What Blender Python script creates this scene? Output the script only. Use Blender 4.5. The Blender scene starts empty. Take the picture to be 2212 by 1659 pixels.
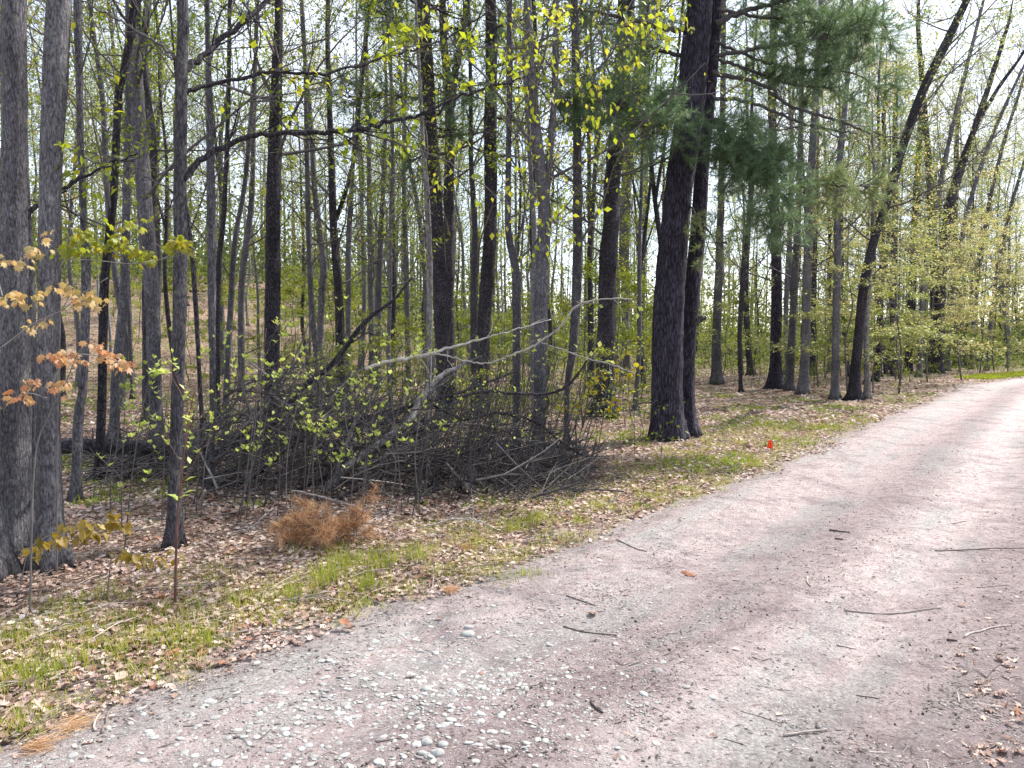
import bpy, math, random
import numpy as np
from mathutils import Vector

R = math.radians
random.seed(7)
rng = np.random.default_rng(11)

# ------------------------------------------------------------------ camera, sky, sun, exposure
CAM_H = 1.55
FPX, CX, CY, HY = 1660.0, 1106.0, 829.5, 735.0      # photo measured on a 2212 x 1659 grid
PITCH = math.atan((CY - HY) / FPX)
SUN_AZ, SUN_EL = 52.0, 47.0

scene = bpy.context.scene
cam_data = bpy.data.cameras.new("Camera")
cam = bpy.data.objects.new("Camera", cam_data)
scene.collection.objects.link(cam)
cam.location = (0, 0, CAM_H)
cam.rotation_euler = (math.pi / 2 - PITCH, 0, 0)
cam_data.sensor_width = 36.0
cam_data.lens = 36.0 * FPX / 2212.0
cam_data.clip_start = 0.05
cam_data.clip_end = 2000
scene.camera = cam

world = bpy.data.worlds.new("World")
scene.world = world
world.use_nodes = True
wn = world.node_tree
wn.nodes.clear()
w_out = wn.nodes.new("ShaderNodeOutputWorld")
w_bg = wn.nodes.new("ShaderNodeBackground")
w_sky = wn.nodes.new("ShaderNodeTexSky")
w_sky.sky_type = 'NISHITA'
w_sky.sun_disc = False
w_sky.sun_elevation = R(SUN_EL)
w_sky.sun_rotation = R(SUN_AZ)
w_sky.air_density = 1.0
w_sky.dust_density = 1.2
w_sky.ozone_density = 1.6
w_bg.inputs['Strength'].default_value = 0.15
# thin bright high cloud over the blue
w_tc = wn.nodes.new("ShaderNodeTexCoord")
w_nz = wn.nodes.new("ShaderNodeTexNoise")
w_nz.inputs['Scale'].default_value = 2.2
w_nz.inputs['Detail'].default_value = 5.0
wn.links.new(w_tc.outputs['Generated'], w_nz.inputs['Vector'])
w_mr = wn.nodes.new("ShaderNodeMapRange")
w_mr.inputs[1].default_value = 0.35
w_mr.inputs[2].default_value = 0.65
w_mr.inputs[3].default_value = 0.45
w_mr.inputs[4].default_value = 0.85
wn.links.new(w_nz.outputs['Fac'], w_mr.inputs[0])
w_mx = wn.nodes.new("ShaderNodeMix")
w_mx.data_type = 'RGBA'
wn.links.new(w_mr.outputs[0], w_mx.inputs[0])
wn.links.new(w_sky.outputs[0], w_mx.inputs[6])
w_mx.inputs[7].default_value = (3.9, 4.05, 4.4, 1)
wn.links.new(w_mx.outputs[2], w_bg.inputs[0])
wn.links.new(w_bg.outputs[0], w_out.inputs[0])

sun_l = bpy.data.lights.new("Sun", 'SUN')
sun_l.energy = 3.7
sun_l.angle = R(0.6)
sun_l.color = (1.0, 0.95, 0.87)
sun = bpy.data.objects.new("Sun", sun_l)
scene.collection.objects.link(sun)
to_sun = Vector((math.sin(R(SUN_AZ)) * math.cos(R(SUN_EL)), math.cos(R(SUN_AZ)) * math.cos(R(SUN_EL)), math.sin(R(SUN_EL))))
sun.rotation_euler = to_sun.to_track_quat('Z', 'Y').to_euler()
sun.location = to_sun * 60

scene.view_settings.view_transform = 'Standard'
scene.view_settings.look = 'None'
scene.view_settings.exposure = 1.33
scene.view_settings.gamma = 1.0
scene.render.engine = 'CYCLES'
scene.cycles.max_bounces = 6
scene.cycles.diffuse_bounces = 3
scene.cycles.transmission_bounces = 4
scene.cycles.caustics_reflective = False
scene.cycles.caustics_refractive = False

COL = scene.collection

# ------------------------------------------------------------------ noise and terrain
_nr = np.random.default_rng(3)
_WAVES = [(_nr.uniform(-1, 1, 2), _nr.uniform(0, 6.28)) for _ in range(24)]


def fnoise(x, y, scale, k0=0, n=8):
    """cheap smooth noise, about -1..1"""
    x = np.asarray(x, float) / scale
    y = np.asarray(y, float) / scale
    s = 0
    for i in range(n):
        d, p = _WAVES[(k0 + i) % 24]
        s = s + np.sin(6.28 * (d[0] * x + d[1] * y) + p + 1.7 * np.sin(2.1 * d[1] * x - 1.3 * d[0] * y + p * 2))
    return s / math.sqrt(n) * 0.8


def sstep(a, b, x):
    t = np.clip((np.asarray(x, float) - a) / (b - a), 0, 1)
    return t * t * (3 - 2 * t)


def H(x, y):
    x = np.asarray(x, float)
    y = np.asarray(y, float)
    z = 0.025 * fnoise(x, y, 4.5, 2) + 0.012 * fnoise(x, y, 1.6, 9)
    hill = 6.2 * sstep(20, 66, y + 0.25 * np.maximum(-x - 8, 0)) * sstep(1.0, -20.0, x)
    back = 1.2 * sstep(38, 100, y) * sstep(30, 5, x)
    z = z + hill + back
    z = z + 0.10 * fnoise(x, y, 14, 5) * sstep(12, 30, y)
    return z


def ray(px, py):
    r, u = (px - CX) / FPX, (CY - py) / FPX
    c, s = math.cos(PITCH), math.sin(PITCH)
    return np.array([r, c + u * s, -s + u * c])


def P(px, py, Y):
    """photo pixel -> world point at depth Y"""
    d = ray(px, py)
    k = Y / d[1]
    return np.array([d[0] * k, Y, CAM_H + d[2] * k])


def G(px, py):
    """photo pixel -> point on the ground"""
    d = ray(px, py)
    t = 1.0
    prev = t
    for _ in range(600):
        p = d * t
        if CAM_H + p[2] < float(H(p[0], p[1])):
            lo, hi = prev, t
            for _ in range(20):
                m = (lo + hi) / 2
                q = d * m
                if CAM_H + q[2] < float(H(q[0], q[1])):
                    hi = m
                else:
                    lo = m
            q = d * hi
            return np.array([q[0], q[1], float(H(q[0], q[1]))])
        prev = t
        t *= 1.02
    p = d * 60
    return np.array([p[0], p[1], float(H(p[0], p[1]))])


def catmull(pts, n):
    pts = np.asarray(pts, float)
    if len(pts) == 2:
        t = np.linspace(0, 1, n)[:, None]
        return pts[0] * (1 - t) + pts[1] * t
    p = np.vstack([2 * pts[0] - pts[1], pts, 2 * pts[-1] - pts[-2]])
    seg = np.linalg.norm(np.diff(pts[:, :3], axis=0), axis=1)
    cum = np.concatenate([[0], np.cumsum(seg)])
    s = np.linspace(0, cum[-1], n)
    idx = np.clip(np.searchsorted(cum, s, side='right') - 1, 0, len(seg) - 1)
    t = ((s - cum[idx]) / np.maximum(seg[idx], 1e-9))[:, None]
    a, b, c, d = p[idx], p[idx + 1], p[idx + 2], p[idx + 3]
    return 0.5 * ((2 * b) + (c - a) * t + (2 * a - 5 * b + 4 * c - d) * t ** 2 + (3 * b - a - 3 * c + d) * t ** 3)


# road left edge
_edge_px = [(0, 1600), (280, 1500), (560, 1405), (850, 1305), (1100, 1230), (1300, 1150), (1500, 1075), (1700, 1000),
            (1850, 930), (2000, 872), (2120, 828)]
_e = [G(a, b)[:2] for a, b in _edge_px]
_e = [_e[0] + np.array([-0.66, -0.75]) * q for q in (14, 9, 5, 2.5, 1)] + _e + [np.array(q, float) for q in [(23.5, 34), (35, 41), (56, 49), (110, 58)]]
EDGE = catmull(np.array(_e), 520)
_tan = np.gradient(EDGE, axis=0)
_tan /= np.linalg.norm(_tan, axis=1)[:, None]
_rgt = np.stack([_tan[:, 1], -_tan[:, 0]], axis=1)
_arc = np.concatenate([[0], np.cumsum(np.linalg.norm(np.diff(EDGE, axis=0), axis=1))])
ROAD_W = 3.35


def road_t(x, y):
    """signed distance right of the road's left edge (positive on the road side)"""
    x = np.atleast_1d(np.asarray(x, float))
    y = np.atleast_1d(np.asarray(y, float))
    out = np.empty(len(x))
    E, N = EDGE[::2], _rgt[::2]
    for i in range(0, len(x), 4000):
        dx = x[i:i + 4000, None] - E[None, :, 0]
        dy = y[i:i + 4000, None] - E[None, :, 1]
        k = np.argmin(dx * dx + dy * dy, axis=1)
        r = np.arange(len(k))
        out[i:i + 4000] = dx[r, k] * N[k, 0] + dy[r, k] * N[k, 1]
    return out


# ------------------------------------------------------------------ mesh helpers
class MB:
    def __init__(self):
        self.V, self.Q, self.T, self.qm, self.tm, self.tint = [], [], [], [], [], []
        self.n = 0

    def add(self, v, quads=None, tris=None, mat=0, tint=0.5):
        v = np.asarray(v, np.float32)
        self.V.append(v)
        self.tint.append(np.full(len(v), tint, np.float32) if np.isscalar(tint) else np.asarray(tint, np.float32))
        if quads is not None and len(quads):
            q = np.asarray(quads, np.int32) + self.n
            self.Q.append(q)
            self.qm.append(np.full(len(q), mat, np.int32))
        if tris is not None and len(tris):
            t = np.asarray(tris, np.int32) + self.n
            self.T.append(t)
            self.tm.append(np.full(len(t), mat, np.int32))
        self.n += len(v)

    def build(self, name, mats, parent=None, smooth=True, origin=None, uv=None):
        me = bpy.data.meshes.new(name)
        V = np.concatenate(self.V) if self.V else np.zeros((0, 3), np.float32)
        if origin is not None:
            V = V - np.asarray(origin, np.float32)
        Q = np.concatenate(self.Q) if self.Q else np.zeros((0, 4), np.int32)
        T = np.concatenate(self.T) if self.T else np.zeros((0, 3), np.int32)
        me.vertices.add(len(V))
        me.vertices.foreach_set('co', V.astype(np.float32).ravel())
        nl = len(Q) * 4 + len(T) * 3
        me.loops.add(nl)
        li = np.concatenate([Q.ravel(), T.ravel()]).astype(np.int32)
        me.loops.foreach_set('vertex_index', li)
        me.polygons.add(len(Q) + len(T))
        ls = np.concatenate([np.arange(len(Q)) * 4, len(Q) * 4 + np.arange(len(T)) * 3]).astype(np.int32)
        me.polygons.foreach_set('loop_start', ls)
        mi = np.concatenate(self.qm + self.tm).astype(np.int32) if (self.qm or self.tm) else np.zeros(0, np.int32)
        me.polygons.foreach_set('material_index', mi)
        me.polygons.foreach_set('use_smooth', np.full(len(mi), bool(smooth)))
        at = me.attributes.new('tint', 'FLOAT', 'POINT')
        at.data.foreach_set('value', np.concatenate(self.tint).astype(np.float32))
        if uv is not None:
            ul = me.uv_layers.new(name='UVMap')
            ul.data.foreach_set('uv', np.asarray(uv, np.float32)[li].ravel())
        me.update()
        me.validate()
        for m in (mats if isinstance(mats, (list, tuple)) else [mats]):
            me.materials.append(m)
        o = bpy.data.objects.new(name, me)
        COL.objects.link(o)
        if parent is not None:
            o.parent = parent
        elif origin is not None:
            o.location = tuple(float(c) for c in origin)
        return o


def norm(v):
    return v / np.maximum(np.linalg.norm(v, axis=-1, keepdims=True), 1e-9)


def tube(mb, pts, rad, sides=6, mat=0, tint=0.5, cap=True, mod=None):
    pts = np.asarray(pts, float)
    n = len(pts)
    rad = np.broadcast_to(np.asarray(rad, float), (n,))
    t = norm(np.gradient(pts, axis=0))
    mt = np.abs(t.mean(axis=0))
    ref = np.zeros(3)
    ref[int(np.argmin(mt))] = 1.0
    a = norm(np.cross(t, ref))
    b = np.cross(t, a)
    ang = np.arange(sides) / sides * 2 * math.pi
    ca, sa = np.cos(ang), np.sin(ang)
    rr = rad[:, None] * np.ones(sides)[None, :]
    if mod is not None:
        rr = rr * mod
    v = pts[:, None, :] + rr[:, :, None] * (a[:, None, :] * ca[None, :, None] + b[:, None, :] * sa[None, :, None])
    v = v.reshape(-1, 3)
    i = np.arange(n - 1)[:, None] * sides
    j = np.arange(sides)[None, :]
    j2 = (j + 1) % sides
    q = np.stack([i + j, i + sides + j, i + sides + j2, i + j2], axis=-1).reshape(-1, 4)
    tris = None
    if cap:
        v = np.vstack([v, pts[0], pts[-1]])
        k = np.arange(sides)
        k2 = (k + 1) % sides
        b0 = np.stack([np.full(sides, n * sides), k, k2], axis=1)
        b1 = np.stack([np.full(sides, n * sides + 1), (n - 1) * sides + k2, (n - 1) * sides + k], axis=1)
        tris = np.vstack([b0, b1])
    mb.add(v, q, tris, mat, tint)


def frames(d, roll, up=(0, 0, 1)):
    """rotation matrices whose Y axis is d, Z roughly up, rolled"""
    d = norm(np.asarray(d, float))
    up = np.broadcast_to(np.asarray(up, float), d.shape)
    x = np.cross(d, up)
    bad = np.linalg.norm(x, axis=1) < 1e-3
    x[bad] = np.array([1.0, 0, 0])
    x = norm(x)
    z = np.cross(x, d)
    c, s = np.cos(roll)[:, None], np.sin(roll)[:, None]
    x2 = x * c + z * s
    z2 = -x * s + z * c
    return np.stack([x2, d, z2], axis=2)


def scatter(mb, tv, tf, pos, M, scale, tint, mat=0):
    """stamp template (tv verts, tf tris) N times"""
    N = len(pos)
    if N == 0:
        return
    scale = np.asarray(scale, float)
    if scale.ndim == 1:
        scale = scale[:, None] * np.ones(3)
    tv = np.asarray(tv, float)
    loc = tv[None] * scale[:, None, :]
    v = np.einsum('nij,nkj->nki', M, loc) + np.asarray(pos)[:, None, :]
    k = len(tv)
    f = np.asarray(tf)[None] + (np.arange(N) * k)[:, None, None]
    f = f.reshape(-1, f.shape[-1])
    tn = np.repeat(np.asarray(tint, float), k)
    if f.shape[1] == 3:
        mb.add(v.reshape(-1, 3), None, f, mat, tn)
    else:
        mb.add(v.reshape(-1, 3), f, None, mat, tn)


# leaf shapes (Y is length)
LEAF4 = (np.array([[0, 0, 0], [.32, .45, .10], [0, 1, -.06], [-.32, .45, .10], [0, .5, 0]]),
         np.array([[0, 1, 4], [4, 1, 2], [0, 4, 3], [4, 2, 3]]))
LEAF2 = (np.array([[0, 0, 0], [.34, .5, .09], [0, 1, 0], [-.34, .5, .09]]), np.array([[0, 1, 2], [0, 2, 3]]))


def star_leaf(lobes, inner, droop, waist=0.0):
    pts = []
    n = len(lobes)
    for i, (a, r) in enumerate(lobes):
        pts.append((a, r))
        if i < n - 1:
            am = (a + lobes[i + 1][0]) / 2
            pts.append((am, inner * (r + lobes[i + 1][1]) / 2))
    v = [[0, 0.15, 0], [0, 0, 0]]
    for a, r in pts:
        x = r * math.sin(R(a))
        y = 0.15 + r * math.cos(R(a)) * 0.85
        v.append([x, y, -droop * r * r + 0.04 * math.cos(a * .2)])
    f = []
    m = len(pts)
    for i in range(m - 1):
        f.append([0, 2 + i + 1, 2 + i])
    f.append([0, 2, 1])
    f.append([0, 1, 1 + m])
    return np.array(v, float), np.array(f)


MAPLE = star_leaf([(-135, .38), (-78, .62), (-35, .74), (0, .9), (35, .74), (78, .62), (135, .38)], .62, .42)
OAK = (np.array([[0, 0, 0], [.10, .12, .02], [.26, .2, .10], [.14, .32, .02], [.34, .44, .16], [.16, .55, .02], [.3, .72, .12], [.1, .8, .0],
                 [0, 1, .10], [-.12, .78, 0], [-.3, .7, .14], [-.15, .54, .02], [-.36, .42, .13], [-.13, .3, .02], [-.24, .2, .12],
                 [-.1, .1, .02], [0, .5, -.03]]) * np.array([1, 1, 1.3]),
       np.array([[16, i, i + 1] for i in range(0, 15)] + [[16, 15, 0]]))
CURL = (np.array([[0, 0, .05], [.28, .25, .16], [.36, .6, .22], [.12, 1, .1], [-.2, .9, .18], [-.4, .5, .12], [-.22, .15, .2], [0, .5, -.05]]),
        np.array([[7, 0, 1], [7, 1, 2], [7, 2, 3], [7, 3, 4], [7, 4, 5], [7, 5, 6], [7, 6, 0]]))
BLADE = (np.array([[-.5, 0, 0], [.5, 0, 0], [-.4, .05, .45], [.4, .05, .45], [-.22, .2, .8], [.22, .2, .8], [0, .42, 1.0]]),
         np.array([[0, 1, 3], [0, 3, 2], [2, 3, 5], [2, 5, 4], [4, 5, 6]]))


def icosphere():
    p = (1 + 5 ** .5) / 2
    v = [(-1, p, 0), (1, p, 0), (-1, -p, 0), (1, -p, 0), (0, -1, p), (0, 1, p), (0, -1, -p), (0, 1, -p), (p, 0, -1), (p, 0, 1), (-p, 0, -1), (-p, 0, 1)]
    f = [(0, 11, 5), (0, 5, 1), (0, 1, 7), (0, 7, 10), (0, 10, 11), (1, 5, 9), (5, 11, 4), (11, 10, 2), (10, 7, 6), (7, 1, 8), (3, 9, 4), (3, 4, 2),
         (3, 2, 6), (3, 6, 8), (3, 8, 9), (4, 9, 5), (2, 4, 11), (6, 2, 10), (8, 6, 7), (9, 8, 1)]
    return norm(np.array(v, float)), np.array(f)


ICO = icosphere()


def subdiv(v, f):
    v = [tuple(a) for a in v]
    cache = {}
    out = []

    def mid(a, b):
        k = (min(a, b), max(a, b))
        if k not in cache:
            m = (np.array(v[a]) + np.array(v[b])) / 2
            v.append(tuple(m / np.linalg.norm(m)))
            cache[k] = len(v) - 1
        return cache[k]
    for a, b, c in f:
        ab, bc, ca = mid(a, b), mid(b, c), mid(c, a)
        out += [(a, ab, ca), (b, bc, ab), (c, ca, bc), (ab, bc, ca)]
    return np.array(v), np.array(out)


ICO2 = subdiv(*ICO)


# ------------------------------------------------------------------ materials
def new_mat(name):
    m = bpy.data.materials.new(name)
    m.use_nodes = True
    nt = m.node_tree
    nt.nodes.clear()
    return m, nt


def N(nt, t, **kw):
    n = nt.nodes.new(t)
    for k, v in kw.items():
        if k in n.inputs:
            n.inputs[k].default_value = v
        else:
            setattr(n, k, v)
    return n


def ramp(nt, fac, stops):
    r = nt.nodes.new('ShaderNodeValToRGB')
    e = r.color_ramp.elements
    while len(e) > 1:
        e.remove(e[-1])
    e[0].position = stops[0][0]
    e[0].color = (*stops[0][1], 1)
    for p, c in stops[1:]:
        x = e.new(p)
        x.color = (*c, 1)
    nt.links.new(fac, r.inputs[0])
    return r.outputs[0]


def mix(nt, a, b, fac, mode='MIX'):
    m = nt.nodes.new('ShaderNodeMix')
    m.data_type = 'RGBA'
    m.blend_type = mode
    for sock, val in ((m.inputs[0], fac), (m.inputs[6], a), (m.inputs[7], b)):
        if hasattr(val, 'links'):
            nt.links.new(val, sock)
        elif isinstance(val, (int, float)):
            sock.default_value = val
        else:
            sock.default_value = (*val, 1)
    return m.outputs[2]


def tex(nt, kind, vec, **kw):
    n = N(nt, kind, **kw)
    nt.links.new(vec, n.inputs['Vector'])
    return n


def mapping(nt, scale, src='Object', rot=(0, 0, 0)):
    tc = nt.nodes.new('ShaderNodeTexCoord')
    mp = nt.nodes.new('ShaderNodeMapping')
    mp.inputs['Scale'].default_value = scale
    mp.inputs['Rotation'].default_value = rot
    nt.links.new(tc.outputs[src], mp.inputs[0])
    return mp.outputs[0]


def bark_mat(name, dark, light, sx=26, sz=5, strength=0.9, dist=0.02, lichen=None, plate=0.3):
    m, nt = new_mat(name)
    vec = mapping(nt, (sx, sx, sz))
    warp = tex(nt, 'ShaderNodeTexNoise', vec, Scale=0.9, Detail=3.0)
    add = N(nt, 'ShaderNodeVectorMath', operation='MULTIPLY_ADD')
    nt.links.new(warp.outputs['Color'], add.inputs[0])
    add.inputs[1].default_value = (1.3, 1.3, 1.3)
    nt.links.new(vec, add.inputs[2])
    vo = tex(nt, 'ShaderNodeTexVoronoi', add.outputs[0], Scale=0.8, feature='DISTANCE_TO_EDGE')
    no = tex(nt, 'ShaderNodeTexNoise', add.outputs[0], Scale=1.5, Detail=9.0, Roughness=0.72)
    r1 = N(nt, 'ShaderNodeMapRange')
    nt.links.new(vo.outputs['Distance'], r1.inputs[0])
    r1.inputs[1].default_value = 0.0
    r1.inputs[2].default_value = 0.22
    r1.inputs[3].default_value = 0.0
    r1.inputs[4].default_value = plate
    r2 = N(nt, 'ShaderNodeMapRange')
    nt.links.new(no.outputs['Fac'], r2.inputs[0])
    r2.inputs[1].default_value = 0.32
    r2.inputs[2].default_value = 0.68
    r2.inputs[3].default_value = 0.0
    r2.inputs[4].default_value = 1.0 - plate
    hs = N(nt, 'ShaderNodeMath', operation='ADD')
    nt.links.new(r1.outputs[0], hs.inputs[0])
    nt.links.new(r2.outputs[0], hs.inputs[1])
    col = ramp(nt, hs.outputs[0], [(0.1, tuple(c * .4 for c in dark)), (0.42, dark), (0.9, light)])
    big = tex(nt, 'ShaderNodeTexNoise', mapping(nt, (3.0, 3.0, 1.1)), Scale=1.3, Detail=4.0, Roughness=0.6)
    bf = ramp(nt, big.outputs['Fac'], [(0.35, (0.62, 0.62, 0.62)), (0.65, (1.3, 1.3, 1.3))])
    col = mix(nt, col, bf, 1.0, 'MULTIPLY')
    gr = tex(nt, 'ShaderNodeTexNoise', mapping(nt, (1, 1, .45)), Scale=85.0, Detail=4.0, Roughness=0.7)
    gf = ramp(nt, gr.outputs['Fac'], [(0.36, (0.5, 0.5, 0.5)), (0.5, (1, 1, 1)), (0.64, (1.35, 1.35, 1.35))])
    col = mix(nt, col, gf, 1.0, 'MULTIPLY')
    if lichen:
        ln = tex(nt, 'ShaderNodeTexNoise', mapping(nt, (9, 9, 6)), Scale=1.6, Detail=5.0, Roughness=0.75)
        lf = ramp(nt, ln.outputs['Fac'], [(0.56, (0, 0, 0)), (0.66, (1, 1, 1))])
        col = mix(nt, col, lichen, lf)
    oi = nt.nodes.new('ShaderNodeObjectInfo')
    vr = ramp(nt, oi.outputs['Random'], [(0, (0.68, 0.66, 0.68)), (1, (1.2, 1.2, 1.2))])
    col = mix(nt, col, vr, 1.0, 'MULTIPLY')
    bs = N(nt, 'ShaderNodeBsdfPrincipled', Roughness=0.92)
    bs.inputs['Specular IOR Level'].default_value = 0.25
    nt.links.new(col, bs.inputs['Base Color'])
    bp = N(nt, 'ShaderNodeBump', Strength=strength, Distance=dist)
    nt.links.new(hs.outputs[0], bp.inputs['Height'])
    nt.links.new(bp.outputs[0], bs.inputs['Normal'])
    o = nt.nodes.new('ShaderNodeOutputMaterial')
    nt.links.new(bs.outputs[0], o.inputs[0])
    return m


def tint_mat(name, stops, trans=0.0, rough=0.8, spec=0.2, noise=0.0, tcol=None):
    """colour from the per-piece attribute 'tint'; leaves let light through"""
    m, nt = new_mat(name)
    at = nt.nodes.new('ShaderNodeAttribute')
    at.attribute_name = 'tint'
    col = ramp(nt, at.outputs['Fac'], stops)
    if noise:
        nz = tex(nt, 'ShaderNodeTexNoise', mapping(nt, (1, 1, 1)), Scale=noise, Detail=4.0)
        nf = ramp(nt, nz.outputs['Fac'], [(0.3, (0.7, 0.7, 0.7)), (0.7, (1.25, 1.25, 1.25))])
        col = mix(nt, col, nf, 1.0, 'MULTIPLY')
    bs = N(nt, 'ShaderNodeBsdfPrincipled', Roughness=rough)
    bs.inputs['Specular IOR Level'].default_value = spec
    nt.links.new(col, bs.inputs['Base Color'])
    o = nt.nodes.new('ShaderNodeOutputMaterial')
    if trans > 0:
        tr = nt.nodes.new('ShaderNodeBsdfTranslucent')
        tc = mix(nt, col, tcol if tcol else (1.25, 1.2, 0.7), 1.0, 'MULTIPLY')
        nt.links.new(tc, tr.inputs[0])
        ms = nt.nodes.new('ShaderNodeMixShader')
        ms.inputs[0].default_value = trans
        nt.links.new(bs.outputs[0], ms.inputs[1])
        nt.links.new(tr.outputs[0], ms.inputs[2])
        nt.links.new(ms.outputs[0], o.inputs[0])
    else:
        nt.links.new(bs.outputs[0], o.inputs[0])
    return m


M = {}
M['bark_grey'] = bark_mat('grey ridged bark', (0.165, 0.16, 0.178), (0.35, 0.345, 0.365), 64, 13, 1.0, 0.02, lichen=(0.31, 0.315, 0.28))
M['bark_mid'] = bark_mat('mid grey bark', (0.088, 0.084, 0.098), (0.22, 0.215, 0.235), 66, 13, 1.0, 0.015, lichen=(0.23, 0.235, 0.20))
M['bark_dark'] = bark_mat('dark cherry bark', (0.038, 0.034, 0.043), (0.12, 0.11, 0.125), 42, 15, 1.0, 0.025, plate=.45)
M['bark_pine'] = bark_mat('pine plate bark', (0.040, 0.035, 0.054), (0.115, 0.103, 0.140), 36, 6.5, 1.0, 0.035, plate=.5)
M['bark_pale'] = bark_mat('pale smooth bark', (0.14, 0.13, 0.13), (0.27, 0.26, 0.25), 20, 9, 0.5, 0.008, lichen=(0.32, 0.33, 0.29))
M['twig'] = tint_mat('twig bark', [(0, (0.045, 0.040, 0.042)), (0.5, (0.11, 0.10, 0.10)), (0.8, (0.22, 0.20, 0.19)), (1, (0.42, 0.39, 0.35))], noise=14)
M['redstem'] = tint_mat('reddish stem', [(0, (0.09, 0.045, 0.04)), (1, (0.2, 0.11, 0.09))], noise=20)
M['stick'] = tint_mat('weathered stick', [(0, (0.05, 0.04, 0.038)), (0.5, (0.20, 0.165, 0.15)), (1, (0.5, 0.43, 0.40))], noise=30)
M['leaf_green'] = tint_mat('young green leaf', [(0, (0.07, 0.115, 0.02)), (0.5, (0.16, 0.22, 0.028)), (0.85, (0.28, 0.31, 0.035)), (1, (0.34, 0.28, 0.06))], 0.55, 0.5, 0.4)
M['leaf_far'] = tint_mat('far mixed leaf', [(0, (0.06, 0.085, 0.03)), (0.5, (0.13, 0.16, 0.045)), (0.85, (0.23, 0.23, 0.08)), (1, (0.30, 0.22, 0.12))], 0.45, 0.6, 0.3, tcol=(1.1, 1.1, .8))
M['leaf_bright'] = tint_mat('backlit lime leaf', [(0, (0.12, 0.18, 0.02)), (0.5, (0.30, 0.36, 0.03)), (1, (0.46, 0.41, 0.06))], 0.55, 0.5, 0.4)
M['leaf_bud'] = tint_mat('opening bud leaf', [(0, (0.26, 0.36, 0.08)), (0.7, (0.45, 0.53, 0.16)), (1, (0.58, 0.58, 0.26))], 0.5, 0.5, 0.4)
M['leaf_peach'] = tint_mat('new copper leaf', [(0, (0.36, 0.31, 0.12)), (0.4, (0.46, 0.35, 0.17)), (0.75, (0.50, 0.32, 0.19)), (1, (0.50, 0.25, 0.14))], 0.45, 0.55, 0.3, tcol=(1.2, 1.0, 0.8))
M['leaf_olive'] = tint_mat('olive gold leaf', [(0, (0.16, 0.13, 0.025)), (0.6, (0.30, 0.21, 0.04)), (1, (0.38, 0.28, 0.07))], 0.45, 0.5, 0.4)
M['leaf_yellow'] = tint_mat('golden new leaf', [(0, (0.28, 0.26, 0.02)), (1, (0.45, 0.36, 0.03))], 0.55, 0.5, 0.4)
M['leaf_mixed'] = tint_mat('pale mixed leaf', [(0, (0.13, 0.185, 0.055)), (0.45, (0.24, 0.29, 0.09)), (0.7, (0.40, 0.38, 0.16)), (1, (0.50, 0.37, 0.25))], 0.5, 0.5, 0.4, tcol=(1.15, 1.12, .85))
M['needle'] = tint_mat('pine needle', [(0, (0.085, 0.145, 0.085)), (0.6, (0.18, 0.265, 0.145)), (0.85, (0.21, 0.25, 0.10)), (1, (0.30, 0.26, 0.12))], 0.45, 0.5, 0.4, tcol=(1.1, 1.1, 0.8))
M['dead_needle'] = tint_mat('dead rust needle', [(0, (0.24, 0.10, 0.06)), (0.5, (0.48, 0.27, 0.15)), (1, (0.72, 0.55, 0.34))], 0.3, 0.7, 0.2, tcol=(1, .9, .7))
M['litter'] = tint_mat('fallen leaf', [(0, (0.15, 0.085, 0.065)), (0.3, (0.33, 0.225, 0.185)), (0.6, (0.49, 0.375, 0.325)), (0.88, (0.60, 0.52, 0.455)), (0.97, (0.70, 0.65, 0.60)), (1.0, (0.30, 0.14, 0.085))], 0.15, 0.75, 0.3, noise=25, tcol=(1, .9, .8))
M['grass'] = tint_mat('verge grass', [(0, (0.10, 0.18, 0.025)), (0.45, (0.25, 0.31, 0.04)), (0.7, (0.42, 0.40, 0.09)), (1, (0.62, 0.54, 0.32))], 0.45, 0.6, 0.3)
M['stone'] = tint_mat('river pebble', [(0, (0.19, 0.17, 0.17)), (0.4, (0.285, 0.28, 0.275)), (0.8, (0.36, 0.375, 0.355)), (1, (0.38, 0.33, 0.325))], 0, 0.9, 0.15, noise=60)
M['flag'] = tint_mat('orange flag', [(0, (0.75, 0.11, 0.03)), (1, (0.9, 0.14, 0.04))], 0.4, 0.5, 0.3, tcol=(1, 1, 1))


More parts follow.
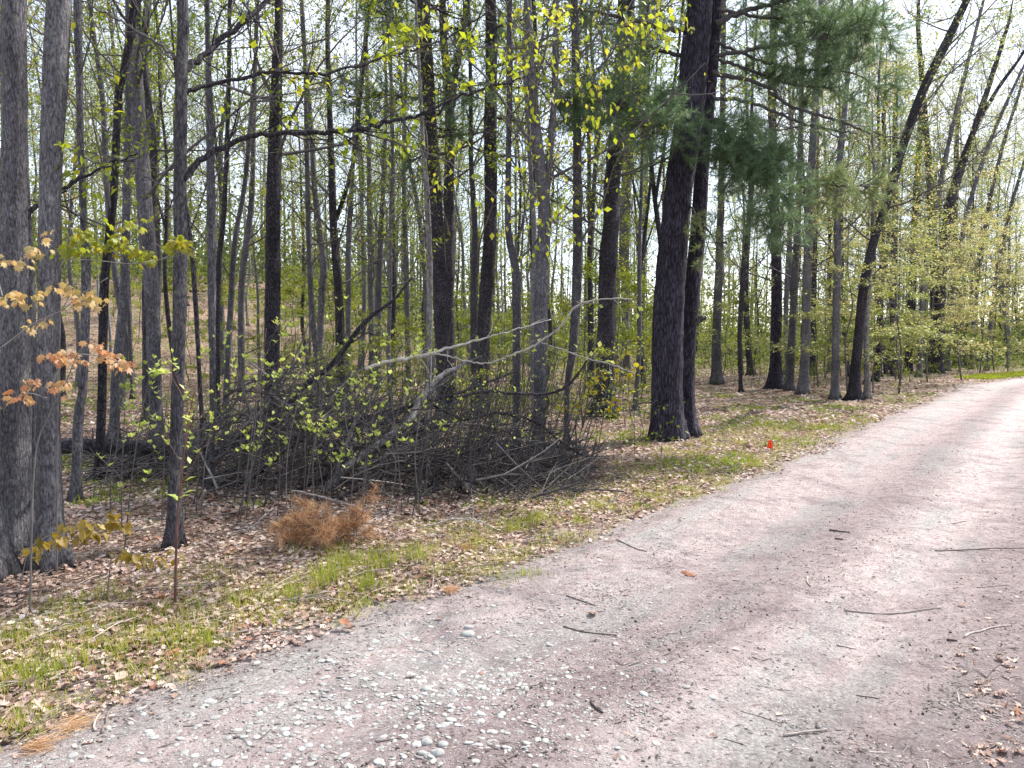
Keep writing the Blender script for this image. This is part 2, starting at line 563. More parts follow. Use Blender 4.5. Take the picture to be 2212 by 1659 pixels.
def ground_mat():
    m, nt = new_mat('forest floor')
    vec = mapping(nt, (1, 1, 1))
    fine = tex(nt, 'ShaderNodeTexVoronoi', vec, Scale=24.0)
    fine2 = tex(nt, 'ShaderNodeTexNoise', vec, Scale=22.0, Detail=6.0, Roughness=0.75)
    base = ramp(nt, fine.outputs['Color'], [(0.1, (0.10, 0.065, 0.045)), (0.45, (0.23, 0.165, 0.125)), (0.8, (0.40, 0.31, 0.25))])
    b2 = ramp(nt, fine2.outputs['Fac'], [(0.35, (0.45, 0.42, 0.4)), (0.62, (1.2, 1.15, 1.1))])
    col = mix(nt, base, b2, 1.0, 'MULTIPLY')
    patch = tex(nt, 'ShaderNodeTexNoise', vec, Scale=0.35, Detail=5.0, Roughness=0.65)
    pf = ramp(nt, patch.outputs['Fac'], [(0.5, (0, 0, 0)), (0.68, (0.7, 0.7, 0.7))])
    col = mix(nt, col, (0.10, 0.135, 0.04), pf)
    at = nt.nodes.new('ShaderNodeAttribute')
    at.attribute_name = 'tint'
    soil = ramp(nt, fine2.outputs['Fac'], [(0.35, (0.16, 0.135, 0.13)), (0.65, (0.40, 0.345, 0.335))])
    col = mix(nt, col, soil, at.outputs['Fac'])
    bs = N(nt, 'ShaderNodeBsdfPrincipled', Roughness=0.95)
    bs.inputs['Specular IOR Level'].default_value = 0.2
    nt.links.new(col, bs.inputs['Base Color'])
    bp = N(nt, 'ShaderNodeBump', Strength=0.9, Distance=0.04)
    nt.links.new(fine2.outputs['Fac'], bp.inputs['Height'])
    nt.links.new(bp.outputs[0], bs.inputs['Normal'])
    o = nt.nodes.new('ShaderNodeOutputMaterial')
    nt.links.new(bs.outputs[0], o.inputs[0])
    return m


def road_mat():
    m, nt = new_mat('dirt road')
    tc = nt.nodes.new('ShaderNodeTexCoord')
    uv = tc.outputs['UV']
    sep = nt.nodes.new('ShaderNodeSeparateXYZ')
    nt.links.new(uv, sep.inputs[0])
    obj = mapping(nt, (1, 1, 1))
    # streaks along the road
    mp = nt.nodes.new('ShaderNodeMapping')
    mp.inputs['Scale'].default_value = (0.35, 2.2, 1)
    nt.links.new(uv, mp.inputs[0])
    streak = tex(nt, 'ShaderNodeTexNoise', mp.outputs[0], Scale=1.0, Detail=6.0, Roughness=0.6)
    fine = tex(nt, 'ShaderNodeTexNoise', obj, Scale=70.0, Detail=6.0, Roughness=0.8)
    mid = tex(nt, 'ShaderNodeTexNoise', obj, Scale=9.0, Detail=7.0, Roughness=0.72)
    dirt = ramp(nt, mid.outputs['Fac'], [(0.3, (0.275, 0.228, 0.222)), (0.5, (0.385, 0.325, 0.318)), (0.7, (0.475, 0.412, 0.402))])
    ff = ramp(nt, fine.outputs['Fac'], [(0.36, (0.45, 0.41, 0.43)), (0.47, (1, 1, 1)), (0.64, (1.32, 1.3, 1.3))])
    grit = tex(nt, 'ShaderNodeTexNoise', obj, Scale=26.0, Detail=5.0, Roughness=0.85)
    gf = ramp(nt, grit.outputs['Fac'], [(0.36, (0.58, 0.54, 0.56)), (0.46, (1, 1, 1)), (0.62, (1.1, 1.1, 1.1))])
    dirt = mix(nt, dirt, gf, 1.0, 'MULTIPLY')
    dirt = mix(nt, dirt, ff, 1.0, 'MULTIPLY')
    # gravelly strips: fine stones
    vor = tex(nt, 'ShaderNodeTexVoronoi', obj, Scale=62.0, Randomness=1.0)
    vcol = ramp(nt, vor.outputs['Color'], [(0.1, (0.27, 0.30, 0.285)), (0.5, (0.39, 0.425, 0.405)), (0.9, (0.50, 0.525, 0.505))])
    vd = ramp(nt, vor.outputs['Distance'], [(0.25, (1.1, 1.1, 1.1)), (0.7, (0.6, 0.57, 0.58))])
    grav = mix(nt, vcol, vd, 1.0, 'MULTIPLY')
    gm = ramp(nt, streak.outputs['Fac'], [(0.49, (0, 0, 0)), (0.6, (0.5, 0.5, 0.5))])
    col = mix(nt, dirt, grav, gm)
    # packed wheel tracks, a little paler, and a darker damp-earth ridge
    tr = ramp(nt, sep.outputs['Y'], [(0.0, (0.82, 0.80, 0.80)), (0.09, (1.0, 1.0, 1.0)), (0.2, (1.05, 1.05, 1.05)), (0.33, (0.9, 0.88, 0.89)), (0.42, (0.74, 0.71, 0.73)), (0.48, (0.8, 0.78, 0.79)),
                                     (0.57, (1.16, 1.16, 1.16)), (0.66, (1.12, 1.12, 1.12)), (0.78, (0.76, 0.73, 0.74)), (1.0, (0.66, 0.63, 0.64))])
    sc = N(nt, 'ShaderNodeMath', operation='MULTIPLY')
    wob = N(nt, 'ShaderNodeMath', operation='MULTIPLY_ADD')
    nt.links.new(streak.outputs['Fac'], wob.inputs[0])
    wob.inputs[1].default_value = 0.5
    nt.links.new(sep.outputs['Y'], wob.inputs[2])
    sub = N(nt, 'ShaderNodeMath', operation='SUBTRACT')
    nt.links.new(wob.outputs[0], sub.inputs[0])
    sub.inputs[1].default_value = 0.25
    nt.links.new(sub.outputs[0], sc.inputs[0])
    sc.inputs[1].default_value = 1.0 / ROAD_W
    nt.links.new(sc.outputs[0], tr.node.inputs[0])
    col = mix(nt, col, tr, 1.0, 'MULTIPLY')
    earth = tex(nt, 'ShaderNodeTexNoise', obj, Scale=1.7, Detail=8.0, Roughness=0.7)
    em = ramp(nt, earth.outputs['Fac'], [(0.5, (0, 0, 0)), (0.62, (0.65, 0.65, 0.65))])
    col = mix(nt, col, mix(nt, col, (0.62, 0.57, 0.60), 1.0, 'MULTIPLY'), em)
    bs = N(nt, 'ShaderNodeBsdfPrincipled', Roughness=0.95)
    bs.inputs['Specular IOR Level'].default_value = 0.2
    nt.links.new(col, bs.inputs['Base Color'])
    hsum = N(nt, 'ShaderNodeMath', operation='MULTIPLY_ADD')
    nt.links.new(mid.outputs['Fac'], hsum.inputs[0])
    hsum.inputs[1].default_value = 1.6
    nt.links.new(fine.outputs['Fac'], hsum.inputs[2])
    bp = N(nt, 'ShaderNodeBump', Strength=1.0, Distance=0.022)
    nt.links.new(hsum.outputs[0], bp.inputs['Height'])
    nt.links.new(bp.outputs[0], bs.inputs['Normal'])
    o = nt.nodes.new('ShaderNodeOutputMaterial')
    nt.links.new(bs.outputs[0], o.inputs[0])
    return m


M['ground'] = ground_mat()
M['road'] = road_mat()


# ------------------------------------------------------------------ tagging
def tag(o, label=None, cat=None, group=None, kind=None):
    if label:
        o['label'] = label
    if cat:
        o['category'] = cat
    if group:
        o['group'] = group
    if kind:
        o['kind'] = kind
    return o


def empty(name, loc, label, cat, group=None):
    o = bpy.data.objects.new(name, None)
    o.empty_display_size = 0.2
    o.location = tuple(float(c) for c in loc)
    COL.objects.link(o)
    return tag(o, label, cat, group)


# ------------------------------------------------------------------ ground and road
def build_ground():
    nu, nv = 330, 330
    u = np.linspace(-5.6, 5.6, nu)
    xs = 3.0 * np.sinh(u)
    v = np.linspace(-5.3, 5.3, nv)
    ys = 8.0 + 3.2 * np.sinh(v)
    X, Y = np.meshgrid(xs, ys, indexing='ij')
    Z = H(X, Y)
    near = (np.abs(X) < 140) & (Y > -40) & (Y < 90)
    t = np.full(X.shape, -99.0)
    t[near] = road_t(X[near], Y[near])
    Z = Z - 0.09 * sstep(0.12, 0.5, t) * sstep(ROAD_W - 0.05, ROAD_W - 0.5, t)
    rough = sstep(0.0, -0.4, t) + sstep(ROAD_W, ROAD_W + 0.4, t)
    Z = Z + rough * 0.012 * fnoise(X, Y, 0.45, 3)
    mb = MB()
    V = np.stack([X, Y, Z], axis=-1).reshape(-1, 3)
    i = np.arange(nu - 1)[:, None] * nv
    j = np.arange(nv - 1)[None, :]
    q = np.stack([i + j, i + nv + j, i + nv + j + 1, i + j + 1], axis=-1).reshape(-1, 4)
    edge = np.where(near, sstep(-.3, .05, t + .15 * fnoise(X, Y, .5, 6)), 0)
    mb.add(V, q, tint=edge.reshape(-1))
    tag(mb.build('ground', M['ground']), kind='structure')


def build_road():
    m = len(EDGE)
    cols = 30
    t0 = 0.10 * fnoise(_arc, _arc * 0.3, 1.7, 4) - 0.05
    t1 = ROAD_W + 0.12 * fnoise(_arc, _arc * 0.2, 2.1, 7)
    f = np.linspace(0, 1, cols)
    T = t0[:, None] + (t1 - t0)[:, None] * f[None, :]
    X = EDGE[:, 0][:, None] + _rgt[:, 0][:, None] * T
    Y = EDGE[:, 1][:, None] + _rgt[:, 1][:, None] * T
    prof = 0.014 * sstep(0, 0.07, f) * sstep(1, 0.93, f) - 0.03 * (sstep(0.05, 0, f) + sstep(0.95, 1, f))
    rut = -0.028 * (np.exp(-((T - 1.0) / 0.22) ** 2) + np.exp(-((T - 2.2) / 0.22) ** 2)) + 0.006 * fnoise(X, Y, 0.6, 6)
    Z = H(X, Y) + prof[None, :] + rut
    mb = MB()
    V = np.stack([X, Y, Z], axis=-1).reshape(-1, 3)
    i = np.arange(m - 1)[:, None] * cols
    j = np.arange(cols - 1)[None, :]
    q = np.stack([i + j, i + j + 1, i + cols + j + 1, i + cols + j], axis=-1).reshape(-1, 4)
    mb.add(V, q)
    uv = np.stack([np.repeat(_arc, cols), T.ravel()], axis=1)
    tag(mb.build('dirt_road', M['road'], uv=uv), kind='structure')


build_ground()
build_road()


def surf(x, y):
    """top of whatever one walks on: the road sheet or the forest floor"""
    x = np.atleast_1d(np.asarray(x, float))
    y = np.atleast_1d(np.asarray(y, float))
    t = road_t(x, y)
    rut = -0.028 * (np.exp(-((t - 1.0) / 0.22) ** 2) + np.exp(-((t - 2.2) / 0.22) ** 2)) + 0.006 * fnoise(x, y, 0.6, 6)
    return H(x, y) + (0.014 + rut) * sstep(0.05, 0.2, t) * sstep(ROAD_W - .05, ROAD_W - .2, t)


# ------------------------------------------------------------------ trees
def resolve_path(pts, D):
    """pixel path [(x, y, width)] at depth D -> world points and radii"""
    W = np.array([P(x, y, D) for x, y, w in pts])
    r = np.array([w * D / FPX / 2 for x, y, w in pts])
    return W, r


def trunk_mesh(mb, W, r, sides, flare=True, seed=0, lump=0.05):
    n = max(14, int(np.linalg.norm(np.diff(W, axis=0), axis=1).sum() / 0.18))
    n = min(n, 90)
    c = catmull(np.column_stack([W, r]), n)
    pts, rad = c[:, :3], np.maximum(c[:, 3], 0.004)
    h = pts[:, 2] - pts[0, 2]
    ang = np.arange(sides) / sides * 6.283
    mod = 1 + lump * np.sin(3 * ang[None, :] + 2.1 * h[:, None] + seed) * 0.6 + lump * np.sin(5 * ang[None, :] - 3.3 * h[:, None] + 2 * seed)
    mod = mod + lump * 0.7 * np.random.default_rng(seed + 5).normal(size=mod.shape)
    if flare:
        k = 5
        fl = np.exp(-np.maximum(h, 0) / (0.09 + 1.0 * rad[0]))
        mod = mod + fl[:, None] * (0.7 + 0.45 * np.sin(k * ang + seed)[None, :])
    tube(mb, pts, rad, sides, mod=mod)
    return pts, rad


def grow(mb, spots, start, d, length, radius, level, rg, maxlevel=2, up=0.25, sides=4, tint=0.4, wob=0.18, kids=5, flat=1.0):
    n = 5 if level else 7
    pts = [np.asarray(start, float)]
    d = norm(np.asarray(d, float))
    seg = length / (n - 1)
    for i in range(n - 1):
        d = norm(d + rg.normal(0, wob, 3) * np.array([1, 1, flat]) + np.array([0, 0, up * 0.22]))
        pts.append(pts[-1] + d * seg)
    pts = np.array(pts)
    rad = radius * np.linspace(1, 0.28, n)
    tube(mb, pts, rad, sides if level < 2 else 3, tint=tint, cap=False)
    if level >= maxlevel:
        for i in range(1, n):
            spots.append((pts[i], norm(pts[i] - pts[i - 1])))
        return
    m = max(2, int(kids * rg.uniform(.7, 1.3)))
    for k in range(m):
        f = rg.uniform(0.25, 1.0)
        a = f * (n - 1)
        i = min(int(a), n - 2)
        p = pts[i] + (pts[i + 1] - pts[i]) * (a - i)
        ax = norm(pts[i + 1] - pts[i])
        side = norm(np.cross(ax, rg.normal(size=3)) * np.array([1, 1, flat]))
        cd = norm(ax * 0.65 + side * 0.75)
        grow(mb, spots, p, cd, length * rg.uniform(.32, .6), radius * 0.42, level + 1, rg, maxlevel, up, sides, tint, wob, kids, flat)


def put_leaves(mb, spots, n, size, rg, tmpl=LEAF2, droop=0.5, spread=0.06, mat=0, tint=(0, 1), flat=0.0):
    if not spots:
        return
    idx = rg.integers(0, len(spots), n)
    pos = np.array([spots[i][0] for i in idx]) + rg.normal(0, spread, (n, 3))
    d = np.array([spots[i][1] for i in idx]) * 0.5 + rg.normal(0, 0.6, (n, 3))
    d[:, 2] -= droop
    d[:, 2] *= (1 - flat)
    Mx = frames(d, rg.normal(0, 0.7, n))
    s = size * rg.uniform(0.6, 1.25, n)
    base = np.clip(rg.uniform(tint[0], tint[1]) * 0.4 + 0.6 * rg.uniform(tint[0], tint[1], n), 0, 1)
    scatter(mb, tmpl[0], tmpl[1], pos, Mx, s, base, mat)


def tufts(mb, pos, dirs, rg, needles=22, length=0.10, width=0.0032, tint=(0, .7)):
    """white pine needle tufts: thin tapering needles fanned round each shoot"""
    pos = np.repeat(pos, needles, axis=0)
    d = np.repeat(dirs, needles, axis=0)
    n = len(pos)
    pos = pos + d * rg.uniform(-0.07, 0.03, n)[:, None]
    dd = norm(d * 0.75 + rg.normal(0, 0.55, (n, 3)))
    Mx = frames(dd, rg.uniform(0, 6.28, n))
    tv = np.array([[-.5, 0, 0], [.5, 0, 0], [0.0, 1, 0.0]])
    L = length * rg.uniform(.7, 1.2, n)
    sc = np.column_stack([np.full(n, width), L, L])
    scatter(mb, tv, np.array([[0, 1, 2]]), pos, Mx, sc, rg.uniform(tint[0], tint[1], n))


def crown_for(root, W, rad, rg, kind, bark, leaves, leaf_mat, zmin, height, density=1.0, origin=None, leafsize=0.055, tint=(0, 1), needle_tint=(0, .7), name='crown'):
    """limbs, twigs and leaves up the trunk"""
    mb, lb, spots = MB(), MB(), []
    z0 = W[0][2]
    sel = [i for i in range(len(W)) if W[i][2] - z0 > zmin]
    if not sel:
        return
    i0 = sel[0]
    nb = int((20 if kind == 'broad' else 20) * density)
    for k in range(nb):
        f = (k + rg.uniform(0, 1)) / nb
        i = int(i0 + (len(W) - 1 - i0) * f ** 0.9)
        i = min(i, len(W) - 2)
        az = rg.uniform(0, 6.283)
        if kind == 'broad':
            el = rg.uniform(0.15, 1.0)
            L = height * rg.uniform(.10, .24) * (1 - 0.35 * f)
            d = np.array([math.cos(az) * math.cos(el), math.sin(az) * math.cos(el), math.sin(el)])
            grow(mb, spots, W[i], d, L, max(0.005, min(rad[i] * 0.3, 0.028)), 0, rg, 2, 0.35, 4, rg.uniform(.3, .6), 0.16, 5)
        else:
            live = f > 0.38
            L = height * rg.uniform(.12, .2) * (1 - 0.4 * f) * (1 if live else 0.7)
            d = np.array([math.cos(az), math.sin(az), rg.uniform(-.15, .3)])
            sp = []
            grow(mb, sp, W[i], d, L, max(0.008, min(rad[i] * 0.3, 0.04)), 0, rg, 2 if live else 1, 0.05, 4, rg.uniform(.1, .35), 0.12, 5 if live else 3)
            if live:
                spots += sp
    if kind == 'broad':
        put_leaves(lb, spots, int(leaves * 4.0), leafsize, rg, LEAF2, 0.35, 0.07, 0, tint)
    elif spots:
        m = min(len(spots), int(leaves))
        idx = rg.choice(len(spots), m, replace=False)
        tufts(lb, np.array([spots[i][0] for i in idx]), np.array([spots[i][1] for i in idx]) + np.array([0, 0, .2]), rg, 16, 0.12, 0.008, needle_tint)
    c = mb.build(name, M['twig'], root, origin=origin)
    if lb.n:
        lb.build('foliage', leaf_mat, c, origin=None if origin is None else origin)


def limb_from_px(root, pts, D, bark, origin, rg, leaf=None, D2=None, name='limb', sides=6, tint=0.3, twigs=0, leafn=0, leafsize=.06, tw_len=.5, tmpl=LEAF4, leaf_tint=(0, 1), droop=.6, ltint=None):
    n = len(pts)
    W, r = [], []
    for k, (x, y, w) in enumerate(pts):
        d = D + ((D2 if D2 is not None else D) - D) * k / (n - 1)
        W.append(P(x, y, d))
        r.append(w * d / FPX / 2)
    mb, lb, spots = MB(), MB(), []
    c = catmull(np.column_stack([np.array(W), r]), max(8, 5 * n))
    c[1:, :3] += rg.normal(0, 0.008, (len(c) - 1, 3))
    tube(mb, c[:, :3], np.maximum(c[:, 3], 0.002), sides, tint=tint)
    for k in range(twigs):
        i = int(rg.uniform(.15, 1) * (len(c) - 2))
        ax = norm(c[i + 1, :3] - c[i, :3])
        sd = norm(np.cross(ax, rg.normal(size=3)))
        grow(mb, spots, c[i, :3], norm(ax * .7 + sd * .7), tw_len * rg.uniform(.5, 1.2), max(0.0022, c[i, 3] * 0.4), 1, rg, 2, 0.1, 4, tint, 0.2, 3)
    o = mb.build(name, M['twig'] if bark is None else bark, root, origin=origin)
    if leaf is not None and leafn:
        if not spots:
            spots = [(c[i, :3], norm(c[i, :3] - c[i - 1, :3])) for i in range(2, len(c))]
        put_leaves(lb, spots, leafn, leafsize, rg, tmpl, droop, 0.03, 0, leaf_tint)
        lb.build('foliage', leaf, o, origin=origin)
    return o


def make_tree(label, pts, bark='bark_mid', kind='broad', H_total=13, leaves=420, leaf_mat='leaf_green', zmin=2.6, density=1.0, D=None,
              cat='tree', name='broadleaf_tree', forks=(), seed=1, sides=10, flare=True, leafsize=.055, tint=(0, 1), lump=.05, crown=True, needle_tint=(0, .7), group='trees standing in the wood', base_below=True):
    rg = np.random.default_rng(seed)
    bx, by, bw = pts[0]
    if D is None:
        g = G(bx, by)
        D = g[1]
    base = P(bx, by, D)
    base[2] = float(H(base[0], base[1])) - 0.03
    W, r = resolve_path(pts, D)
    W[0] = base
    # carry the trunk on above the picture
    top = W[-1]
    dirv = W[-1] - W[-2]
    dirv = norm(dirv)
    zt = base[2] + H_total
    zt = max(zt, top[2] + 2.6)
    if True:
        ext = []
        m = 4
        p = top.copy()
        step = (zt - top[2]) / m
        rr = r[-1]
        for k in range(m):
            dirv = norm(dirv * 0.85 + np.array([rg.normal(0, .05), rg.normal(0, .05), 0.3]))
            p = p + dirv * step / max(dirv[2], .4)
            ext.append(p.copy())
        W = np.vstack([W, ext])
        r = np.concatenate([r, np.linspace(r[-1] * .88, 0.012, m)])
    # gentle lean towards or away from the camera
    sway = rg.uniform(-.02, .02)
    W[1:, 1] += sway * (W[1:, 2] - W[0, 2])
    root = empty(name, base, label, cat, group)
    mb = MB()
    tp, tr = trunk_mesh(mb, W, r, sides, flare, seed, lump)
    mb.build('trunk', M[bark], root, origin=base)
    for fk in forks:
        mb = MB()
        WF, rf = resolve_path(fk, D)
        if True:
            zt = max(zt, WF[-1][2] + 2.4)
            dd = norm(WF[-1] - WF[-2])
            p2 = WF[-1] + norm(dd + np.array([0, 0, .2])) * (zt - WF[-1][2]) * 0.5
            p3 = p2 + norm(dd + np.array([0, 0, .5])) * (zt - WF[-1][2]) * 0.5
            WF = np.vstack([WF, p2, p3])
            rf = np.concatenate([rf, [rf[-1] * .6, .01]])
        fp, fr = trunk_mesh(mb, WF, rf, max(6, sides - 2), False, seed + 3, lump)
        mb.build('trunk', M[bark], root, origin=base)
        if crown:
            crown_for(root, fp, fr, rg, kind, bark, leaves * .4, M[leaf_mat], 0.8, H_total, density * .5, base, leafsize, tint, needle_tint)
    if crown:
        crown_for(root, tp, tr, rg, kind, bark, leaves, M[leaf_mat], zmin, H_total, density, base, leafsize, tint, needle_tint)
    return root, base, D


TR = []   # (x, y) of placed trees, to keep the others off them


def T(*a, **k):
    k.setdefault('seed', 20 + len(TR))
    r, b, d = make_tree(*a, **k)
    TR.append((b[0], b[1]))
    return r, b, d


# --- left group
T('leaning root-flared trunk cut by the left edge of the picture, lowest at left', [(-12, 1245, 62), (-22, 1100, 46), (-50, 900, 44), (-80, 600, 42)], 'bark_grey', H_total=9, leaves=150, zmin=4.5, sides=18, density=.5)
t1, b1, d1 = T('thickest grey ridged trunk at the left edge of the picture', [(35, 1195, 62), (31, 1060, 60), (27, 830, 58), (24, 600, 54), (21, 415, 49), (19, 200, 48), (16, 0, 46)], 'bark_grey', H_total=12, leaves=200, zmin=4.2, sides=20, density=.5)
T('slim straight trunk seen between the two thick grey trunks at left', [(75, 1135, 19), (74, 900, 18), (71, 600, 18), (64, 400, 15), (56, 100, 14), (52, 0, 14)], 'bark_mid', leaves=250, zmin=3.5, sides=12, density=.7)
T('second thick grey trunk from the left, rough bark and a knot near the top', [(108, 1222, 58), (107, 1060, 48), (103, 830, 45), (102, 600, 42), (104, 400, 43), (113, 200, 46), (121, 0, 47)], 'bark_grey', H_total=12, leaves=200, zmin=4.2, sides=20, density=.5)
T('thin smooth trunk just right of the second thick grey trunk', [(163, 1085, 20), (168, 900, 20), (178, 830, 18), (182, 600, 19), (177, 500, 15), (169, 300, 13), (165, 150, 14), (160, 0, 17)], 'bark_mid', H_total=11, leaves=350, zmin=2.6, sides=12)
T('dark crooked trunk passing behind the end of the fallen log', [(215, 1040, 20), (220, 900, 18), (228, 640, 18), (240, 520, 16), (252, 400, 15), (262, 210, 16), (276, 150, 15), (300, 0, 14)], 'bark_dark', H_total=12, leaves=350, zmin=2.8, sides=10)
T('dark upright trunk behind the fallen log at left', [(245, 960, 20), (252, 800, 20), (270, 600, 18), (272, 400, 15), (276, 250, 13), (280, 50, 12)], 'bark_mid', H_total=12, leaves=350, zmin=3, sides=10)
T('tall trunk with a pale right side left of the tree with long arching limbs', [(338, 975, 26), (336, 850, 26), (332, 700, 29), (327, 600, 31), (316, 450, 31), (305, 300, 29), (296, 150, 28), (291, 0, 30)], 'bark_mid', H_total=14, leaves=450, zmin=3, sides=14,
  forks=[[(300, 150, 14), (312, 60, 14), (318, 0, 12)]])
t8, b8, d8 = T('grey trunk with three long limbs arching right over the brush', [(374, 1180, 30), (376, 1080, 26), (380, 960, 25), (384, 830, 26), (389, 650, 27), (390, 525, 28), (388, 400, 26), (391, 200, 24), (394, 0, 22)], 'bark_mid', H_total=9, leaves=120, zmin=4.3, sides=16, density=.4)
T('slender crooked stem right of the tree with arching limbs', [(440, 960, 9), (432, 800, 9), (425, 650, 10), (416, 520, 9), (405, 430, 7), (396, 300, 5)], 'bark_dark', H_total=7, leaves=150, zmin=2.5, density=.6, D=9.5)
T('slim grey trunk with a bare straight stem in front of the brush at left', [(455, 1062, 11), (460, 830, 13), (458, 600, 17), (457, 450, 18), (455, 300, 15), (450, 0, 9)], 'bark_mid', H_total=9, leaves=250, zmin=2.8)
T('thin leaning trunk parted in a narrow fork left of the dark pine trunk', [(487, 900, 13), (495, 700, 13), (505, 525, 12), (520, 430, 10), (530, 350, 10), (545, 150, 8)], 'bark_mid', leaves=350)
T('thin dark trunk with fresh leaves left of the dark trunk at left centre', [(470, 920, 12), (470, 600, 11), (482, 450, 10), (490, 200, 9), (492, 0, 8)], 'bark_dark', leaves=400)
T('thin trunk bending gently right beside the dark trunk at left centre', [(522, 870, 15), (522, 650, 14), (530, 550, 14), (545, 440, 12), (550, 300, 9), (556, 100, 7)], 'bark_mid', leaves=400)
T('straight dark purplish trunk rising out of the brush pile at left centre', [(582, 965, 32), (587, 830, 32), (589, 650, 32), (590, 450, 30), (594, 300, 28), (600, 100, 20), (602, 0, 16)], 'bark_dark', H_total=12, leaves=350, zmin=3.4, sides=14)
# --- centre
T('thin wavy trunk leaning left above the brush pile', [(690, 880, 12), (685, 800, 12), (670, 620, 12), (664, 450, 11), (660, 300, 10), (655, 100, 8)], 'bark_mid', leaves=420)
T('slender trunk curved like a bow behind the leaning pole', [(687, 850, 14), (695, 650, 15), (700, 570, 15), (690, 490, 14), (680, 400, 12), (672, 250, 9)], 'bark_mid', leaves=420)
T('dark trunk that forks wide at mid height behind the leaning pole', [(738, 870, 22), (735, 720, 20), (730, 600, 18), (722, 490, 17), (716, 300, 13), (710, 100, 10)], 'bark_dark', leaves=480,
  forks=[[(725, 475, 11), (745, 420, 10), (763, 350, 9), (775, 250, 8)]], H_total=14)
T('thin pale-sided trunk right of the wide-forked dark trunk', [(753, 850, 12), (753, 650, 12), (755, 500, 12), (765, 350, 8), (772, 250, 6)], 'bark_mid', leaves=420)
T('straight pole-like trunk in the centre gap of sky', [(803, 835, 13), (801, 650, 12), (798, 500, 12), (795, 325, 10), (790, 150, 9)], 'bark_mid', leaves=420)
T('lightly curved trunk right of the pole-like trunk', [(818, 840, 14), (818, 650, 14), (823, 500, 12), (830, 350, 9), (834, 200, 7)], 'bark_mid', leaves=420)
T('very thin straight stem left of the leafy dark centre trunk', [(850, 830, 10), (849, 600, 10), (848, 400, 8), (846, 200, 7)], 'bark_dark', leaves=380)
T('thin trunk with a slight S bend near the centre', [(882, 835, 12), (880, 650, 12), (876, 500, 11), (873, 350, 9), (878, 150, 7)], 'bark_mid', leaves=420)
T('thin leaning trunk crossing towards the dark pine at centre', [(925, 850, 11), (918, 600, 11), (903, 450, 10), (880, 325, 8), (868, 200, 6)], 'bark_mid', leaves=380)
t22, b22, d22 = T('large dark pine trunk left of centre with high green boughs', [(962, 905, 32), (957, 800, 30), (950, 620, 29), (942, 450, 28), (930, 300, 29), (922, 150, 28), (914, 20, 30)], 'bark_dark', kind='pine', name='pine_tree', H_total=13, leaves=650, leaf_mat='needle', zmin=4.8, sides=14, density=1.2)
T('pale slender young trunk in front of the large dark pine left of centre', [(920, 945, 15), (926, 800, 13), (928, 600, 13), (923, 430, 12), (913, 300, 9), (905, 130, 7)], 'bark_pale', leaves=250, H_total=8, zmin=3)
T('dark forked trunk close behind the large dark pine left of centre', [(972, 880, 24), (970, 650, 22), (970, 400, 22), (972, 250, 20), (960, 100, 16), (955, 0, 15)], 'bark_dark', leaves=500, sides=12, H_total=14,
  forks=[[(976, 230, 15), (985, 150, 14), (1003, 50, 13)]])
T('thin grey trunk hugging the left side of the dark centre trunk', [(1026, 900, 17), (1024, 650, 16), (1026, 500, 13), (1018, 350, 10), (1016, 150, 8)], 'bark_mid', leaves=380)
T('stout dark trunk leaning left over the right end of the brush pile', [(1036, 905, 30), (1046, 700, 29), (1053, 600, 30), (1060, 450, 27), (1059, 300, 27), (1061, 150, 25), (1060, 0, 24)], 'bark_dark', kind='pine', name='pine_tree', H_total=14, leaves=420, leaf_mat='needle', zmin=5, sides=14, density=1.0)
T('crooked scaly trunk rising between thin stems at the right of the brush', [(1115, 978, 17), (1116, 850, 17), (1116, 620, 19), (1108, 550, 17), (1098, 500, 14), (1098, 350, 12), (1102, 150, 12), (1100, 0, 12)], 'bark_mid', leaves=420, sides=12)
T('grey trunk splitting into two stems at the right of the brush pile', [(1163, 985, 24), (1168, 750, 28), (1170, 600, 29), (1176, 450, 27), (1165, 350, 24), (1150, 200, 20), (1142, 50, 15), (1140, 0, 14)], 'bark_mid', leaves=450, sides=14, H_total=11,
  forks=[[(1180, 420, 14), (1190, 300, 14), (1198, 200, 13), (1201, 50, 12)]])
T('thin trunk with a bent foot right of the two-stemmed grey trunk', [(1225, 960, 12), (1226, 830, 13), (1238, 750, 18), (1246, 600, 21), (1248, 450, 20), (1246, 300, 18), (1244, 150, 17), (1240, 0, 15)], 'bark_mid', leaves=450, sides=12)
T('very slim stem behind the bent-footed thin trunk', [(1273, 840, 9), (1274, 600, 9), (1273, 450, 9), (1270, 200, 8)], 'bark_dark', leaves=350)
T('flaky dark cherry trunk with yellow leaves round its foot', [(1303, 900, 42), (1308, 800, 38), (1312, 650, 37), (1319, 500, 34), (1324, 400, 33), (1338, 270, 36), (1350, 100, 36), (1356, 0, 34)], 'bark_dark', leaves=500, sides=16, lump=.09, H_total=13)
T('upright trunk close behind the flaky dark cherry trunk', [(1354, 812, 17), (1351, 650, 17), (1352, 450, 22), (1362, 300, 23), (1385, 150, 25), (1395, 0, 25)], 'bark_mid', leaves=500, sides=12, H_total=15)
T('thin bare pole between the cherry trunk and the big pine', [(1388, 792, 11), (1387, 650, 11), (1392, 480, 10), (1396, 250, 8)], 'bark_mid', leaves=350)
